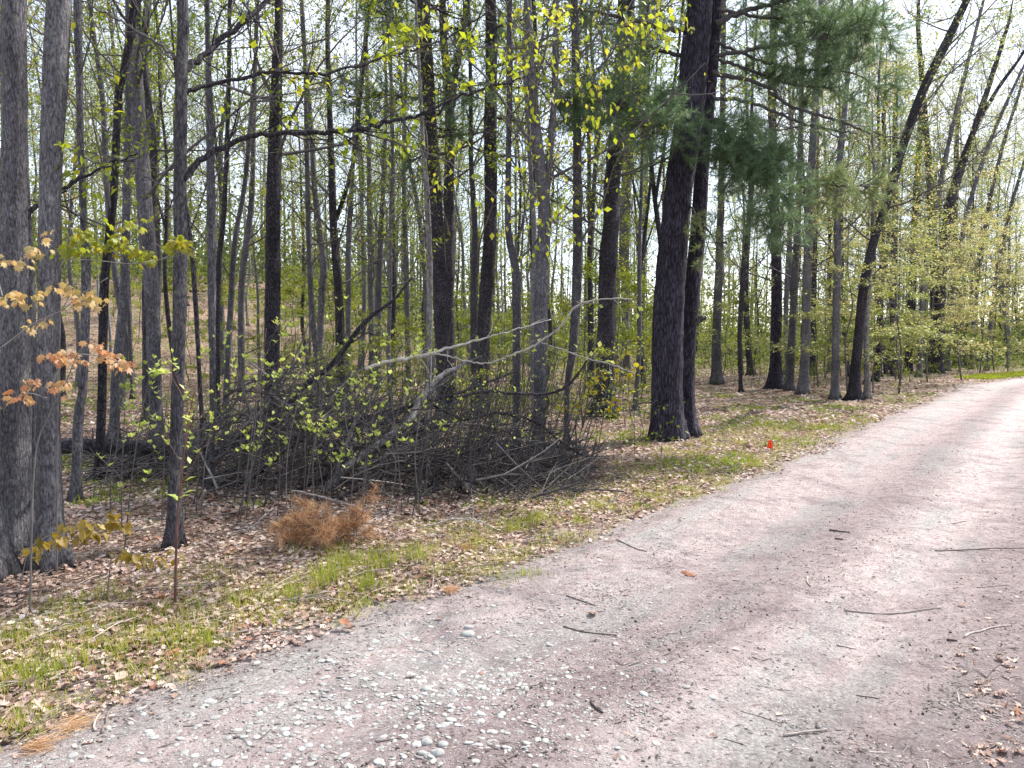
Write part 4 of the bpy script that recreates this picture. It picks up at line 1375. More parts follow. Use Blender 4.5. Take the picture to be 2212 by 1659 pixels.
# far wood closing the view
def far_wood():
    rg = np.random.default_rng(8)
    mb = MB()
    for k in range(420):
        y = rg.uniform(66, 120)
        x = rg.uniform(-.8, .95) * y
        z = float(H(x, y))
        h = rg.uniform(8, 15)
        l = rg.normal(0, .4, 2)
        tube(mb, [(x, y, z - .2), (x + l[0] * .4, y + l[1] * .3, z + h * .5), (x + l[0], y + l[1], z + h)], [rg.uniform(.1, .2), .1, .03], 4, 0, rg.uniform(.2, .6), False)
        for q in range(5):
            a = rg.uniform(0, 6.28)
            zz = z + h * rg.uniform(.35, .9)
            tube(mb, [(x, y, zz), (x + math.cos(a) * 1.8, y + math.sin(a), zz + rg.uniform(.5, 2))], [.035, .012], 3, 0, .4, False)
    n = 120000
    y = rg.uniform(50, 110, n)
    x = rg.uniform(-.8, .95, n) * y
    hh = rg.beta(1.0, 1.9, n) * 9.0
    clump = fnoise(x, y, 9, 3) + fnoise(x, hh * 3, 5, 7)
    keep = (clump > -.45) & ((road_t(x, y) < -3) | (y > 62))
    x, y, hh = x[keep], y[keep], hh[keep]
    n = len(x)
    z = H(x, y) + hh
    Mx = frames(rg.normal(size=(n, 3)), rg.uniform(0, 6.28, n))
    # low thicket closing the gaps between the far trunks
    n2 = 110000
    y2 = rg.uniform(44, 105, n2)
    x2 = rg.uniform(-.8, .95, n2) * y2
    h2 = rg.beta(1, 1.4, n2) * 4.2 * (.75 + .35 * fnoise(x2, y2, 6, 9))
    k2 = (road_t(x2, y2) < -3.5) | (y2 > 62)
    x2, y2, h2 = x2[k2], y2[k2], h2[k2]
    M2 = frames(rg.normal(size=(len(x2), 3)), rg.uniform(0, 6.28, len(x2)))
    scatter(mb, LEAF2[0], LEAF2[1], np.column_stack([x2, y2, H(x2, y2) + h2]), M2, rg.uniform(.14, .34, len(x2)), np.clip(.35 + .35 * fnoise(x2, y2, 10, 4) + rg.normal(0, .15, len(x2)), 0, 1), 1)
    scatter(mb, LEAF2[0], LEAF2[1], np.column_stack([x, y, z]), Mx, rg.uniform(.15, .36, n), np.clip(.42 + .32 * fnoise(x, y, 12, 1) + rg.normal(0, .2, n), 0, 1), 1)
    tag(mb.build('distant_woodland', [M['twig'], M['leaf_far']]), kind='stuff')


far_wood()


# ------------------------------------------------------------------ fallen wood
def fallen(name, pts, label, cat, D0, D1=None, tint=.3, sides=9, twigs=0, seed=1, mat='twig', group=None, leaf=None, leafn=0, tw_len=.5, leafsize=.05, cut=False):
    rg = np.random.default_rng(seed)
    m = len(pts)
    D1 = D0 if D1 is None else D1
    W = np.array([P(x, y, D0 + (D1 - D0) * k / (m - 1)) for k, (x, y, w) in enumerate(pts)])
    g = H(W[:, 0], W[:, 1])
    r = np.array([w * W[k, 1] / FPX / 2 for k, (x, y, w) in enumerate(pts)])
    W[:, 2] = np.maximum(W[:, 2], g + r * .6)
    origin = W[0].copy()
    mb = MB()
    c = catmull(np.column_stack([W, r]), 8 * m)
    c[1:-1, :3] += rg.normal(0, .004, (len(c) - 2, 3)) + 0
    lum = 1 + .07 * rg.normal(size=(len(c), sides))
    tube(mb, c[:, :3], np.maximum(c[:, 3], .0015), sides, tint=tint, mod=lum)
    spots = []
    for k in range(twigs):
        i = int(rg.uniform(.15, 1) * (len(c) - 2))
        ax = norm(c[i + 1, :3] - c[i, :3])
        sd = norm(np.cross(ax, rg.normal(size=3)))
        grow(mb, spots, c[i, :3], norm(ax * .7 + sd * .6), tw_len * rg.uniform(.4, 1.2), max(.003, c[i, 3] * .35), 1, rg, 2, 0, 4, tint, .2, 3)
    o = mb.build(name, M[mat], None, origin=origin)
    tag(o, label, cat, group)
    if leaf and leafn:
        lb = MB()
        put_leaves(lb, spots if spots else [(c[i, :3], np.array([0, 0, 1.])) for i in range(len(c))], leafn, leafsize, rg, LEAF4, .1, .03)
        lb.build('foliage', M[leaf], o, origin=origin)
    return o


FW = 'fallen branches in the brush pile'
log = fallen('fallen_log', [(120, 962, 33), (190, 963, 32), (260, 965, 30), (330, 968, 28), (385, 972, 24)], 'thick dark fallen log lying level behind the trunks at left', 'log', 8.8, 8.6, .2, 16, 0, 3, 'bark_dark')
fallen('leaning_pole', [(615, 890, 14), (653, 838, 13), (719, 784, 12), (780, 705, 10), (815, 673, 8), (850, 648, 6), (890, 600, 4)], 'dark pole leaning up and right out of the brush pile', 'branch', 9.6, 10.4, .15, 9, 5, 4, 'bark_dark', FW)
fallen('fallen_branch', [(560, 1012, 13), (610, 975, 14), (661, 938, 14), (737, 915, 12), (826, 895, 10), (908, 870, 9), (969, 856, 8), (1041, 831, 6), (1120, 800, 4)], 'long dark branch running nearly level across the middle of the brush', 'branch', 8.0, 9.2, .2, 10, 8, 5, 'bark_dark', FW)
fallen('fallen_branch', [(697, 1060, 15), (755, 1006, 17), (808, 967, 17), (880, 913, 16), (905, 870, 15), (944, 820, 12), (985, 795, 9), (1040, 770, 5)], 'thick pale weathered branch slanting up from the rusty pine bough', 'branch', 7.3, 8.6, .8, 12, 8, 6, 'bark_pale', FW)
fallen('fallen_branch', [(722, 1052, 8), (737, 988, 10), (755, 942, 8), (776, 891, 6), (819, 827, 5), (848, 784, 4), (870, 745, 3)], 'slender pale stick standing steeply beside the thick pale branch', 'branch', 7.2, 7.6, .85, 8, 3, 7, 'bark_pale', FW)
fallen('broken_branch', [(789, 797, 8), (826, 784, 8), (880, 774, 8), (934, 763, 7), (969, 752, 6), (1059, 727, 4), (1113, 712, 2.5), (1190, 690, 2)], 'pale branch with a fresh white broken end above the brush', 'branch', 7.4, 8.0, 1.0, 9, 8, 8, 'twig', FW, tw_len=.35)
fallen('fallen_branch', [(936, 762, 4), (1000, 778, 4), (1048, 785, 4), (1103, 768, 4), (1170, 737, 5), (1215, 700, 4), (1243, 662, 4), (1288, 648, 3), (1330, 645, 2.5), (1366, 646, 2)], 'thin grey branch curving up to one leaf bud left of the cherry trunk', 'branch', 7.6, 7.6, .9, 7, 8, 9, 'twig', FW, 'leaf_bud', 14, .3, .07)
fallen('fallen_branch', [(1170, 740, 3), (1200, 750, 3), (1228, 760, 3), (1275, 776, 3), (1314, 786, 3), (1373, 806, 2)], 'thin pale twig reaching right towards the golden leaves', 'branch', 7.7, 7.5, .85, 6, 3, 10, 'twig', FW, 'leaf_bud', 8, .25, .07)
fallen('fallen_branch', [(960, 870, 7), (1040, 846, 7), (1105, 850, 6), (1183, 851, 6), (1222, 835, 6), (1250, 806, 5), (1275, 770, 3)], 'dark bowed branch dipping then rising beside the crooked trunk', 'branch', 8.3, 8.3, .15, 8, 7, 11, 'bark_dark', FW)
fallen('fallen_branch', [(936, 875, 8), (1001, 905, 6), (1060, 893, 6), (1103, 896, 6), (1160, 914, 5), (1217, 958, 4), (1262, 984, 3), (1310, 1000, 2)], 'dark branch sloping down to the ground left of the big pine', 'branch', 8.0, 9.0, .12, 8, 7, 12, 'bark_dark', FW)
fallen('fallen_branch', [(440, 1082, 15), (506, 1056, 15), (537, 1032, 13), (581, 1006, 13), (597, 993, 12)], 'short thick dark bough low at the left end of the brush', 'branch', 7.9, 8.3, .1, 11, 1, 13, 'bark_dark', FW)
fallen('fallen_branch', [(470, 968, 8), (495, 952, 9), (542, 931, 9), (580, 925, 9), (630, 928, 8), (680, 930, 5)], 'dark purplish branch bending over the left end of the brush', 'branch', 8.6, 8.8, .1, 9, 5, 14, 'bark_dark', FW)
fallen('fallen_branch', [(380, 1010, 7), (450, 985, 7), (520, 960, 6), (600, 950, 5), (700, 958, 4)], 'dark straight branch just right of the fallen log end', 'branch', 8.8, 9.0, .15, 8, 6, 15, 'bark_dark', FW)
fallen('fallen_branch', [(640, 1060, 7), (700, 1030, 7), (790, 985, 6), (880, 940, 6), (980, 915, 5), (1060, 925, 3)], 'dark low branch passing under the thick pale branch', 'branch', 7.6, 8.1, .15, 8, 7, 16, 'bark_dark', FW)
fallen('fallen_branch', [(500, 1152, 3), (540, 1140, 4), (570, 1115, 4), (590, 1098, 3)], 'short pale stick poking from the left of the rusty bough', 'branch', 6.0, 6.2, .9, 7, 1, 17, 'twig', FW)
fallen('fallen_branch', [(630, 1060, 4), (700, 1075, 5), (760, 1092, 5), (800, 1110, 5), (830, 1108, 3)], 'grey stick lying over the top of the rusty pine bough', 'branch', 6.3, 5.9, .75, 7, 2, 18, 'twig', FW)
fallen('fallen_branch', [(905, 1150, 3), (945, 1130, 4), (985, 1122, 4), (1030, 1124, 4), (1075, 1150, 3)], 'pale forked stick lying in the grass right of the rusty bough', 'branch', 6.3, 6.2, .95, 7, 3, 19, 'twig', FW, tw_len=.3)
fallen('fallen_branch', [(230, 1128, 3), (300, 1120, 4), (380, 1128, 4), (460, 1120, 3), (540, 1095, 3)], 'long thin grey stick lying behind the foreground sapling', 'branch', 6.5, 6.7, .8, 7, 3, 20, 'twig', FW)
fallen('fallen_log', [(1965, 803, 4), (2005, 802, 4)], 'short pale log lying far off among the paired trunks', 'log', 36, 36, 1, 8, 0, 21, 'stick')
fallen('fallen_branch', [(1880, 858, 2), (1898, 852, 3), (1916, 849, 2)], 'dark broken branch lying right of the leaning trunk', 'branch', 21.5, 22, .1, 7, 4, 22, 'twig', None, tw_len=.3)
fallen('fallen_branch', [(1596, 1034, 2), (1620, 1029, 4), (1660, 1031, 3), (1700, 1023, 3)], 'thin pale stick lying on the litter near the orange flag', 'branch', 8.6, 8.9, .8, 6, 2, 23, 'stick', None, tw_len=.2)


def ground_stick(x0, y0, x1, y1, w, label, tint=.6, name='twig', bend=.06, seed=0, forks=0):
    rg = np.random.default_rng(abs(seed + int(x0)))
    a, b = G(x0, y0), G(x1, y1)
    m = 6
    t = np.linspace(0, 1, m)[:, None]
    W = a * (1 - t) + b * t
    L = np.linalg.norm(b - a)
    side = np.array([-(b - a)[1], (b - a)[0], 0]) / L
    W += side * (np.sin(t * 3.14) * rg.uniform(-bend, bend) * L + rg.normal(0, .012 * L, (m, 1)))
    rad = w * a[1] / FPX / 2
    W[:, 2] = surf(W[:, 0], W[:, 1]) + rad * .85
    mb = MB()
    c = catmull(W, 22)
    tube(mb, c, rad * np.linspace(1.0, .6, 22) * (1 + .1 * rg.normal(size=22)), 8, tint=tint)
    for k in range(forks):
        i = int(rg.uniform(4, 18))
        ax = norm(c[i + 1] - c[i])
        d = norm(ax + side * rg.choice([-1, 1]) * .8 + np.array([0, 0, .05]))
        tube(mb, [c[i], c[i] + d * L * .12, c[i] + d * L * .25], [rad * .5, rad * .4, rad * .25], 5, tint=tint)
    o = mb.build(name, M['stick'], None, origin=W[0])
    tag(o, label, 'stick', 'sticks lying on the road and verge')


ground_stick(1824, 1321, 2033, 1319, 4.5, 'longest straight pale stick lying crosswise on the right of the road', .7, 'stick')
ground_stick(2083, 1382, 2182, 1356, 4.5, 'pale stick slanting beside a dark stub at the right edge of the road', .85, 'stick')
ground_stick(2045, 1388, 2068, 1391, 5.5, 'short dark stub of wood left of a pale slanting stick', .05, 'stick')
ground_stick(1693, 1589, 1787, 1581, 6, 'thick short smooth stick nearest the bottom of the road at right', .7, 'stick')
ground_stick(2020, 1186, 2215, 1189, 3, 'long thin crooked stick reaching in from the right edge of the picture', .45, forks=3)
ground_stick(1565, 1588, 1606, 1601, 3, 'thin dark twig left of the thick short stick', .15)
ground_stick(1743, 1252, 1752, 1272, 4, 'small curved pale twig above the longest stick', .8, bend=.3)
ground_stick(1807, 1391, 1849, 1397, 2.5, 'small dark twig below the longest stick', .2)
ground_stick(1840, 1437, 1868, 1413, 3, 'small pale twig pointing away up the road below the longest stick', .8)
ground_stick(1801, 1471, 1872, 1463, 2.5, 'thin pale twig lying crosswise above the thick short stick', .75, forks=1)
ground_stick(1791, 1151, 1836, 1154, 4, 'dark knobbly twig on the far part of the road', .05, bend=.15, forks=2)
ground_stick(1803, 1169, 1821, 1170, 4, 'dark chip of wood just below the knobbly twig', .03)
ground_stick(1217, 1350, 1332, 1374, 3.5, 'dark thin stick slanting on the gravel in the middle of the road', .12, forks=1)
ground_stick(1223, 1293, 1289, 1308, 3, 'dark twig on the gravel above a longer dark stick', .15)
ground_stick(1090, 1496, 1188, 1483, 3, 'faint thin twig on the pebbles at bottom centre', .4)
ground_stick(813, 1603, 867, 1595, 3.5, 'small dark twig near the bottom edge among pebbles', .25)
ground_stick(777, 1358, 813, 1352, 4, 'stubby pale stick by the curled brown leaf', .65, 'stick')
ground_stick(977, 1259, 1012, 1268, 3, 'small dark twig where the verge grass ends', .12)
ground_stick(504, 1496, 606, 1457, 3, 'thin pale twig slanting on the road at lower left', .8)
ground_stick(206, 1588, 215, 1545, 6, 'pale split stick standing upright in view at the road edge, lower left', .85, 'stick')
ground_stick(222, 1593, 233, 1545, 6, 'grey split stick beside a paler one at the road edge, lower left', .45, 'stick')
ground_stick(146, 1540, 209, 1563, 3.5, 'dark twig running to the two split sticks at lower left', .15)
ground_stick(397, 1577, 455, 1573, 3, 'thin curved twig on the road near the bottom left', .3)
ground_stick(1277, 1523, 1303, 1548, 6, 'dark curled strip of bark at the bottom of the road', .03, 'bark_strip', bend=.2)
ground_stick(94, 1279, 236, 1248, 6, 'pale dead stick lying in the leaves below the left trunks', .7, 'stick', forks=1)
ground_stick(-5, 1283, 92, 1278, 5, 'grey stick in the leaves at the left edge of the picture', .6, 'stick')
ground_stick(16, 1181, 158, 1216, 5, 'long pale stick lying past the foot of the second thick trunk', .75, 'stick', forks=2)
ground_stick(2060, 1130, 2090, 1124, 3, 'tiny pale twig on the far right of the road', .8)
ground_stick(420, 1300, 520, 1286, 3, 'thin brown twig lying in the verge leaves right of the sapling foot', .3)
ground_stick(1850, 1500, 1900, 1512, 3, 'little dark twig low on the right side of the road', .2)
ground_stick(1905, 1592, 1960, 1606, 3, 'brown twig near the bottom right corner of the road', .35, forks=1)
ground_stick(2110, 1275, 2180, 1270, 3, 'short pale twig at right above the slanting pale stick', .7)
ground_stick(1690, 1560, 1600, 1530, 2, 'hair thin twig left above the thick short stick', .3)
ground_stick(1330, 1170, 1395, 1196, 3, 'thin grey twig on the verge edge at mid road', .5)
ground_stick(2130, 1500, 2165, 1440, 3.5, 'forked dark twig lying in oak leaves at the right edge', .1, forks=3)


# tangle of small dead sticks that make up the pile
def brush():
    rg = np.random.default_rng(31)
    mb = MB()
    n = 2000
    for k in range(n):
        u = rg.random()
        px = rg.uniform(200, 1270)
        Dd = rg.uniform(7.3, 10.5)
        if px < 430:
            Dd = rg.uniform(8.0, 10.5)
        x = (px - CX) / FPX * Dd
        prof = np.interp(px, [200, 430, 600, 760, 900, 1050, 1200, 1270], [.15, .5, 1.45, 1.1, .9, .75, .4, .15])
        hmax = prof * (1 - .4 * abs(Dd - 8.9) / 2)
        z = float(H(x, Dd)) + hmax * rg.random() ** 1.5
        az = rg.normal(0.15, 1.0)
        L = rg.uniform(.3, 1.4)
        el = rg.normal(.3, .42)
        d = np.array([math.cos(az) * math.cos(el), math.sin(az) * math.cos(el), math.sin(el)])
        m = 5
        pts = [np.array([x, Dd, z]) - d * L / 2]
        for q in range(m - 1):
            d = norm(d + rg.normal(0, .13, 3))
            pts.append(pts[-1] + d * L / (m - 1))
        pts = np.array(pts)
        pts[:, 2] = np.maximum(pts[:, 2], H(pts[:, 0], pts[:, 1]) + .01)
        r = rg.uniform(.0025, .008) if rg.random() < .9 else rg.uniform(.01, .022)
        tube(mb, pts, r * np.linspace(1, .4, m), 4 if r < .009 else 7, 0, tn_ := float(np.clip(rg.normal(.28, .26), 0, 1)), False)
        for q in range(rg.integers(0, 4)):
            i = rg.integers(1, m - 1)
            dd_ = norm(pts[i + 1] - pts[i] + rg.normal(0, .45, 3) * np.linalg.norm(pts[i + 1] - pts[i]))
            l2 = L * rg.uniform(.15, .4)
            p1 = pts[i] + dd_ * l2 * .5
            p2 = p1 + norm(dd_ + rg.normal(0, .2, 3)) * l2 * .5
            tube(mb, [pts[i], p1, p2], [r * .55, r * .4, r * .2], 3, 0, tn_, False)
    tag(mb.build('brush_tangle', M['twig']), kind='stuff')


brush()


# upright shoots and budding shrubs
def shrub(px, py, height, n, label, leaf='leaf_bud', leafn=40, lean=(.1, 0), spread=.35, size=.05, tint=.3, seed=0, D=None, r=.006, tmpl=LEAF4, mat='twig', droop=-.5, kids=4, name='budding_shrub', group='shrubs round the brush pile'):
    rg = np.random.default_rng(abs(seed + int(px)))
    g = G(px, py)
    if D is not None:
        g = P(px, HY, D)
        g[2] = float(H(g[0], g[1]))
    root = empty(name, g, label, 'shrub', group)
    spots = []
    lb = MB()
    for k in range(n):
        mb = MB()
        st = g + np.array([rg.normal(0, spread * .5), rg.normal(0, spread * .5), -.02])
        st[2] = float(H(st[0], st[1])) - .02
        h = height * rg.uniform(.55, 1.1)
        top = st + np.array([lean[0] * h + rg.normal(0, .10) * h, lean[1] * h + rg.normal(0, .10) * h, h])
        c = catmull([st, st * .6 + top * .4 + rg.normal(0, .02, 3) * h, st * .3 + top * .7 + rg.normal(0, .03, 3) * h, top], 14)
        tube(mb, c, np.linspace(r, r * .3, 14), 5, tint=tint)
        for q in range(kids):
            i = int(rg.uniform(4, 13))
            az = rg.uniform(0, 6.28)
            grow(mb, spots, c[i], (math.cos(az), math.sin(az), .7), h * rg.uniform(.12, .35), r * .45, 2 if rg.random() < .6 else 1, rg, 2, .3, 4, tint, .15, 3)
        spots += [(c[-1], np.array([0, 0, 1.]))]
        mb.build('stem', M[mat], root, origin=g)
    if leafn:
        # opening leaves in upright pairs
        idx = rg.integers(0, len(spots), leafn)
        pos = np.array([spots[i][0] for i in idx])
        a = rg.uniform(0, 6.28, leafn)
        for sgn in (1, -1):
            d = np.column_stack([np.cos(a) * sgn * .6, np.sin(a) * sgn * .6, np.full(leafn, -droop + .25) + rg.normal(0, .2, leafn)])
            Mx = frames(d, rg.normal(0, .4, leafn))
            scatter(lb, tmpl[0], tmpl[1], pos, Mx, size * rg.uniform(.5, 1.2, leafn), rg.random(leafn), 0)
        lb.build('foliage', M[leaf], root, origin=g)
    return root


SH = [(300, 1140, 1.55, 4, 'budding shrub with lime leaf pairs between the second trunk and the arching-limbed tree', 70),
      (455, 1120, 1.7, 5, 'budding shrub with lime leaf pairs just right of the arching-limbed tree', 90),
      (560, 1125, 1.75, 5, 'budding shrub with lime leaf pairs left of the rusty bough', 90),
      (640, 1110, 1.6, 5, 'budding shrub with lime leaf pairs right behind the rusty bough', 80),
      (740, 1110, 1.5, 5, 'budding shrub with lime leaf pairs at the foot of the thick pale branch', 90),
      (830, 1100, 1.5, 5, 'budding shrub with lime leaf pairs right of the thick pale branch', 90)]
for px, py, h, n, lab, ln in SH:
    shrub(px, py, h, n, lab, leafn=int(ln * 1.2), spread=.6, size=.05, tint=.5)
SH2 = [(500, 1075, 1.5, 9, 'dark upright shoots left of the dark purplish trunk'), (620, 1070, 1.7, 12, 'dark upright shoots right of the dark purplish trunk'), (700, 1065, 1.6, 12, 'dark shoots rising behind the thick pale branch'),
       (790, 1070, 1.6, 12, 'dark shoots under the pale branch with the white broken end'),
       (905, 1080, 1.5, 14, 'dark bare upright shoots left of the crooked trunk'), (965, 1070, 1.8, 17, 'thicket of dark shoots leaning right in the middle of the brush end'),
       (1030, 1060, 1.9, 18, 'densest clump of dark upright shoots left of the two-stemmed trunk'), (1090, 1050, 1.8, 15, 'dark shoots round the foot of the crooked scaly trunk'),
       (1150, 1035, 1.6, 14, 'dark shoots in front of the two-stemmed trunk'), (1215, 1010, 1.4, 10, 'thin dark shoots before the bent-footed trunk')]
for px, py, h, n, lab in SH2:
    shrub(px, py, h, n, lab, leafn=34, lean=(.26, .05), spread=.6, size=.04, tint=.12, r=.006, kids=5)
for px, py, h, lab in [(1372, 905, 1.6, 'thin bare sapling stems just left of the big pine'), (1405, 885, 1.4, 'thin dark stems touching the left side of the big pine'),
                       (1345, 925, 1.0, 'low thin stems between the cherry trunk and the big pine'), (1530, 815, 2.2, 'thin tall stems behind the right side of the big pine'),
                       (1640, 822, 2.2, 'thin tall stems left of the thickest trunk of the row'), (1780, 835, 2.4, 'thin tall stems between the grey trunks of the row'),
                       (1690, 815, 2.6, 'thin tall stems behind the thickest trunk of the row')]:
    shrub(px, py, h, 4, lab, leafn=30, lean=(.03, 0), spread=.5, size=.05, tint=.3, r=.007, group='thin stems near the big pine', leaf='leaf_green')

# foreground sapling with a reddish stem
g0 = G(378, 1302)
sap = empty('red_stemmed_sapling', g0, 'slim red-stemmed sapling standing alone in the leaves at the road verge', 'sapling')
mb, lb = MB(), MB()
Dp = g0[1]
c = catmull(np.array([g0 - (0, 0, .02), P(380, 1210, Dp), P(384, 1106, Dp), P(391, 1043, Dp), P(397, 985, Dp), P(408, 900, Dp + .05), P(425, 830, Dp + .1)]), 30)
tube(mb, c, np.linspace(.0095, .0025, 30), 8, tint=.3)
sp = []
rg = np.random.default_rng(2)
for i in (14, 16, 19, 21, 23, 25, 27):
    az = rg.uniform(0, 6.28)
    grow(mb, sp, c[i], (math.cos(az), math.sin(az) * .5, .8), rg.uniform(.12, .4), .003, 1, rg, 2, .3, 4, .5, .12, 2)
st = mb.build('stem', M['redstem'], sap, origin=g0)
n = 44
idx = rg.integers(0, len(sp), n)
pos = np.array([sp[i][0] for i in idx])
d = rg.normal(0, .6, (n, 3)) + np.array([0, 0, .5])
scatter(lb, LEAF4[0], LEAF4[1], pos, frames(d, rg.normal(0, .5, n)), rg.uniform(.025, .06, n), rg.random(n))
for px, py, dx in [(384, 1077, -.6), (384, 1077, .7), (396, 1066, .8), (398, 1040, .5), (388, 1085, -.3)]:
    scatter(lb, LEAF4[0], LEAF4[1], P(px, py, Dp)[None], frames(np.array([[dx, .1, .25]]), np.zeros(1)), np.array([.075]), np.array([.5]))
lb.build('foliage', M['leaf_bud'], sap, origin=g0)


# young maples at left whose new leaves are copper, gold and olive
def maple_spray(label, base_px, stem, twigs, leafmat, size, D, seed, droop=.9, n_per=1, sd=.016, tmpl=MAPLE, tint=(0, 1)):
    rg = np.random.default_rng(seed)
    b = P(base_px[0], base_px[1], D)
    b[2] = float(H(b[0], b[1]))
    root = empty('maple_sapling', b, label, 'sapling', 'young maples with new leaves')
    mb = MB()
    pts = [b - (0, 0, .02)] + [P(x, y, D) for x, y in stem]
    c = catmull(np.array(pts), 8 * len(pts))
    tube(mb, c, np.linspace(.007, .0025, len(c)), 6, tint=.6)
    st = mb.build('stem', M['twig'], root, origin=b)
    lb = MB()
    for tw, leaves in twigs:
        if len(tw) > 1:
            mt = MB()
            dd = rg.uniform(-.05, .1)
            c = catmull(np.array([P(x, y, D + dd * k / len(tw)) for k, (x, y) in enumerate(tw)]), 6 * len(tw))
            tube(mt, c, np.linspace(.004, .0016, len(c)), 5, tint=.8)
            mt.build('twig', M['twig'], root, origin=b)
        for x, y in leaves:
            for q in range(n_per):
                p = P(x + rg.normal(0, 8), y + rg.normal(0, 6), D + rg.normal(0, .05))[None]
                a = rg.uniform(0, 6.28)
                d = np.array([[math.cos(a) * .8, math.sin(a) * .5, -droop * rg.uniform(.3, 1)]])
                scatter(lb, tmpl[0], tmpl[1], p, frames(d, rg.normal(0, .35, 1)), size * rg.uniform(.65, 1.15, 1), np.array([rg.uniform(*tint)]))
    lb.build('foliage', M[leafmat], root, origin=b)
    return root


rl = np.random.default_rng(12)


def along(pts, n, jx=6, jy=6):
    c = catmull(np.array([(x, y, 0.) for x, y in pts]), n)
    return [(float(a + rl.normal(0, jx)), float(b_ + rl.normal(0, jy))) for a, b_, _ in c]


maple_spray('young maple with peach coloured leaves crossing the two thick left trunks', (-30, 1330), [(-20, 1000), (0, 753)],
            [([(0, 753), (73, 699), (134, 670), (175, 636), (233, 600)], along([(0, 640), (60, 640), (134, 630), (180, 640), (215, 650)], 26, 8, 8)),
             ([(134, 670), (150, 640)], along([(0, 555), (30, 560), (80, 545), (110, 515)], 9, 7, 6)),
             ([(5, 640), (-5, 600)], along([(60, 700), (95, 702)], 4, 5, 3))],
            'leaf_peach', .045, 4.2, 1, 1.1, 3, tint=(0, .55))
maple_spray('young maple with glowing orange leaves low between the left trunks', (60, 1230), [(75, 1000), (105, 900), (140, 830), (170, 760), (195, 725)],
            [([(105, 850), (135, 785), (170, 770)], along([(100, 765), (130, 770), (170, 775)], 11, 6, 5)), ([(170, 765), (220, 770), (280, 790)], along([(205, 745), (235, 765), (280, 790)], 15, 8, 8)),
             ([(100, 860), (60, 850), (10, 870)], along([(0, 868), (60, 850), (85, 825), (120, 832), (150, 830)], 15, 10, 7))],
            'leaf_peach', .048, 4.3, 2, 1.2, 3, tint=(.5, 1))
maple_spray('young maple with a level row of yellow green leaves across the slope at left', (120, 1190), [(125, 900), (130, 700), (133, 560)],
            [([(133, 560), (200, 562), (290, 570), (350, 560), (415, 545)], along([(135, 545), (185, 525), (215, 530), (250, 525), (290, 545), (330, 545)], 34, 8, 8)),
             ([(350, 560), (390, 540), (420, 535)], along([(360, 535), (385, 528), (415, 535)], 13, 7, 6)), ([(130, 580), (160, 500)], along([(155, 500), (185, 495), (300, 485), (320, 480)], 12, 7, 5))],
            'leaf_green', .05, 5.0, 3, 1.0, 4, tint=(.7, 1))
maple_spray('low seedling with drooping olive gold leaves beneath the left trunks', (40, 1235), [(60, 1190)],
            [([(40, 1200), (100, 1160), (150, 1140), (230, 1120), (285, 1110)], along([(60, 1180), (105, 1160), (150, 1140), (185, 1150), (225, 1120), (275, 1125)], 34, 8, 9))],
            'leaf_olive', .085, 4.75, 4, 1.2, 2, tmpl=LEAF4)
maple_spray('seedling with a short row of olive leaves left of the red-stemmed sapling', (230, 1262), [(240, 1200)],
            [([(240, 1205), (300, 1195), (340, 1200), (375, 1198)], along([(250, 1198), (300, 1195), (330, 1203), (375, 1200)], 17, 5, 4))],
            'leaf_olive', .07, 4.6, 5, 1.3, 2, tmpl=LEAF4)
maple_spray('young maple with golden yellow leaves in front of the flaky cherry trunk', (1262, 1000), [(1270, 930), (1300, 870), (1320, 830)],
            [([(1300, 870), (1260, 868), (1225, 880)], along([(1212, 880), (1240, 872), (1260, 880)], 14, 8, 6)), ([(1310, 850), (1290, 825), (1275, 835)], along([(1270, 845), (1290, 820), (1310, 815)], 22, 10, 12)),
             ([(1320, 850), (1345, 815), (1370, 800)], along([(1320, 825), (1350, 800), (1385, 795)], 20, 10, 8)), ([(1300, 875), (1330, 868), (1350, 866)], along([(1300, 868), (1325, 866), (1348, 868)], 14, 7, 4)),
             ([(1320, 840), (1320, 795), (1345, 770)], along([(1325, 790), (1345, 775), (1380, 780)], 10, 8, 6))],
            'leaf_yellow', .06, 8.6, 6, 1.0, 1)


# dead rust-coloured pine bough
def dead_bough():
    rg = np.random.default_rng(15)
    g = G(690, 1190)
    g[1] += .15
    root = empty('dead_pine_bough', g, 'heap of dead rust-brown pine needles on a cut bough in front of the brush', 'branch')
    mb, spots = MB(), []
    tube(mb, [g + (-.35, .1, .05), g + (0, .05, .18), g + (.4, .1, .14)], [.014, .012, .006], 7, tint=.5)
    for k in range(46):
        s = g + np.array([rg.normal(0, .14), rg.normal(0, .11), rg.uniform(.02, .2)])
        d = np.array([rg.normal(0, 1), rg.normal(-.2, .6), rg.uniform(-.1, .55)])
        grow(mb, spots, s, d, rg.uniform(.12, .26), .004, 1, rg, 2, -.1, 4, .5, .2, 3)
    mb.build('twigs', M['twig'], root, origin=g)
    lb = MB()
    pp = np.array([s[0] for s in spots])
    dr = np.array([s[1] for s in spots])
    keep = (pp[:, 2] - g[2] > -.02)
    pp, dr = pp[keep], dr[keep]
    pp[:, 2] = g[2] + (pp[:, 2] - g[2]) * .9
    tufts(lb, pp, norm(dr + np.array([0, 0, -.25])), rg, 26, .085, .0028, (0, 1))
    lb.build('foliage', M['dead_needle'], root, origin=g)


dead_bough()


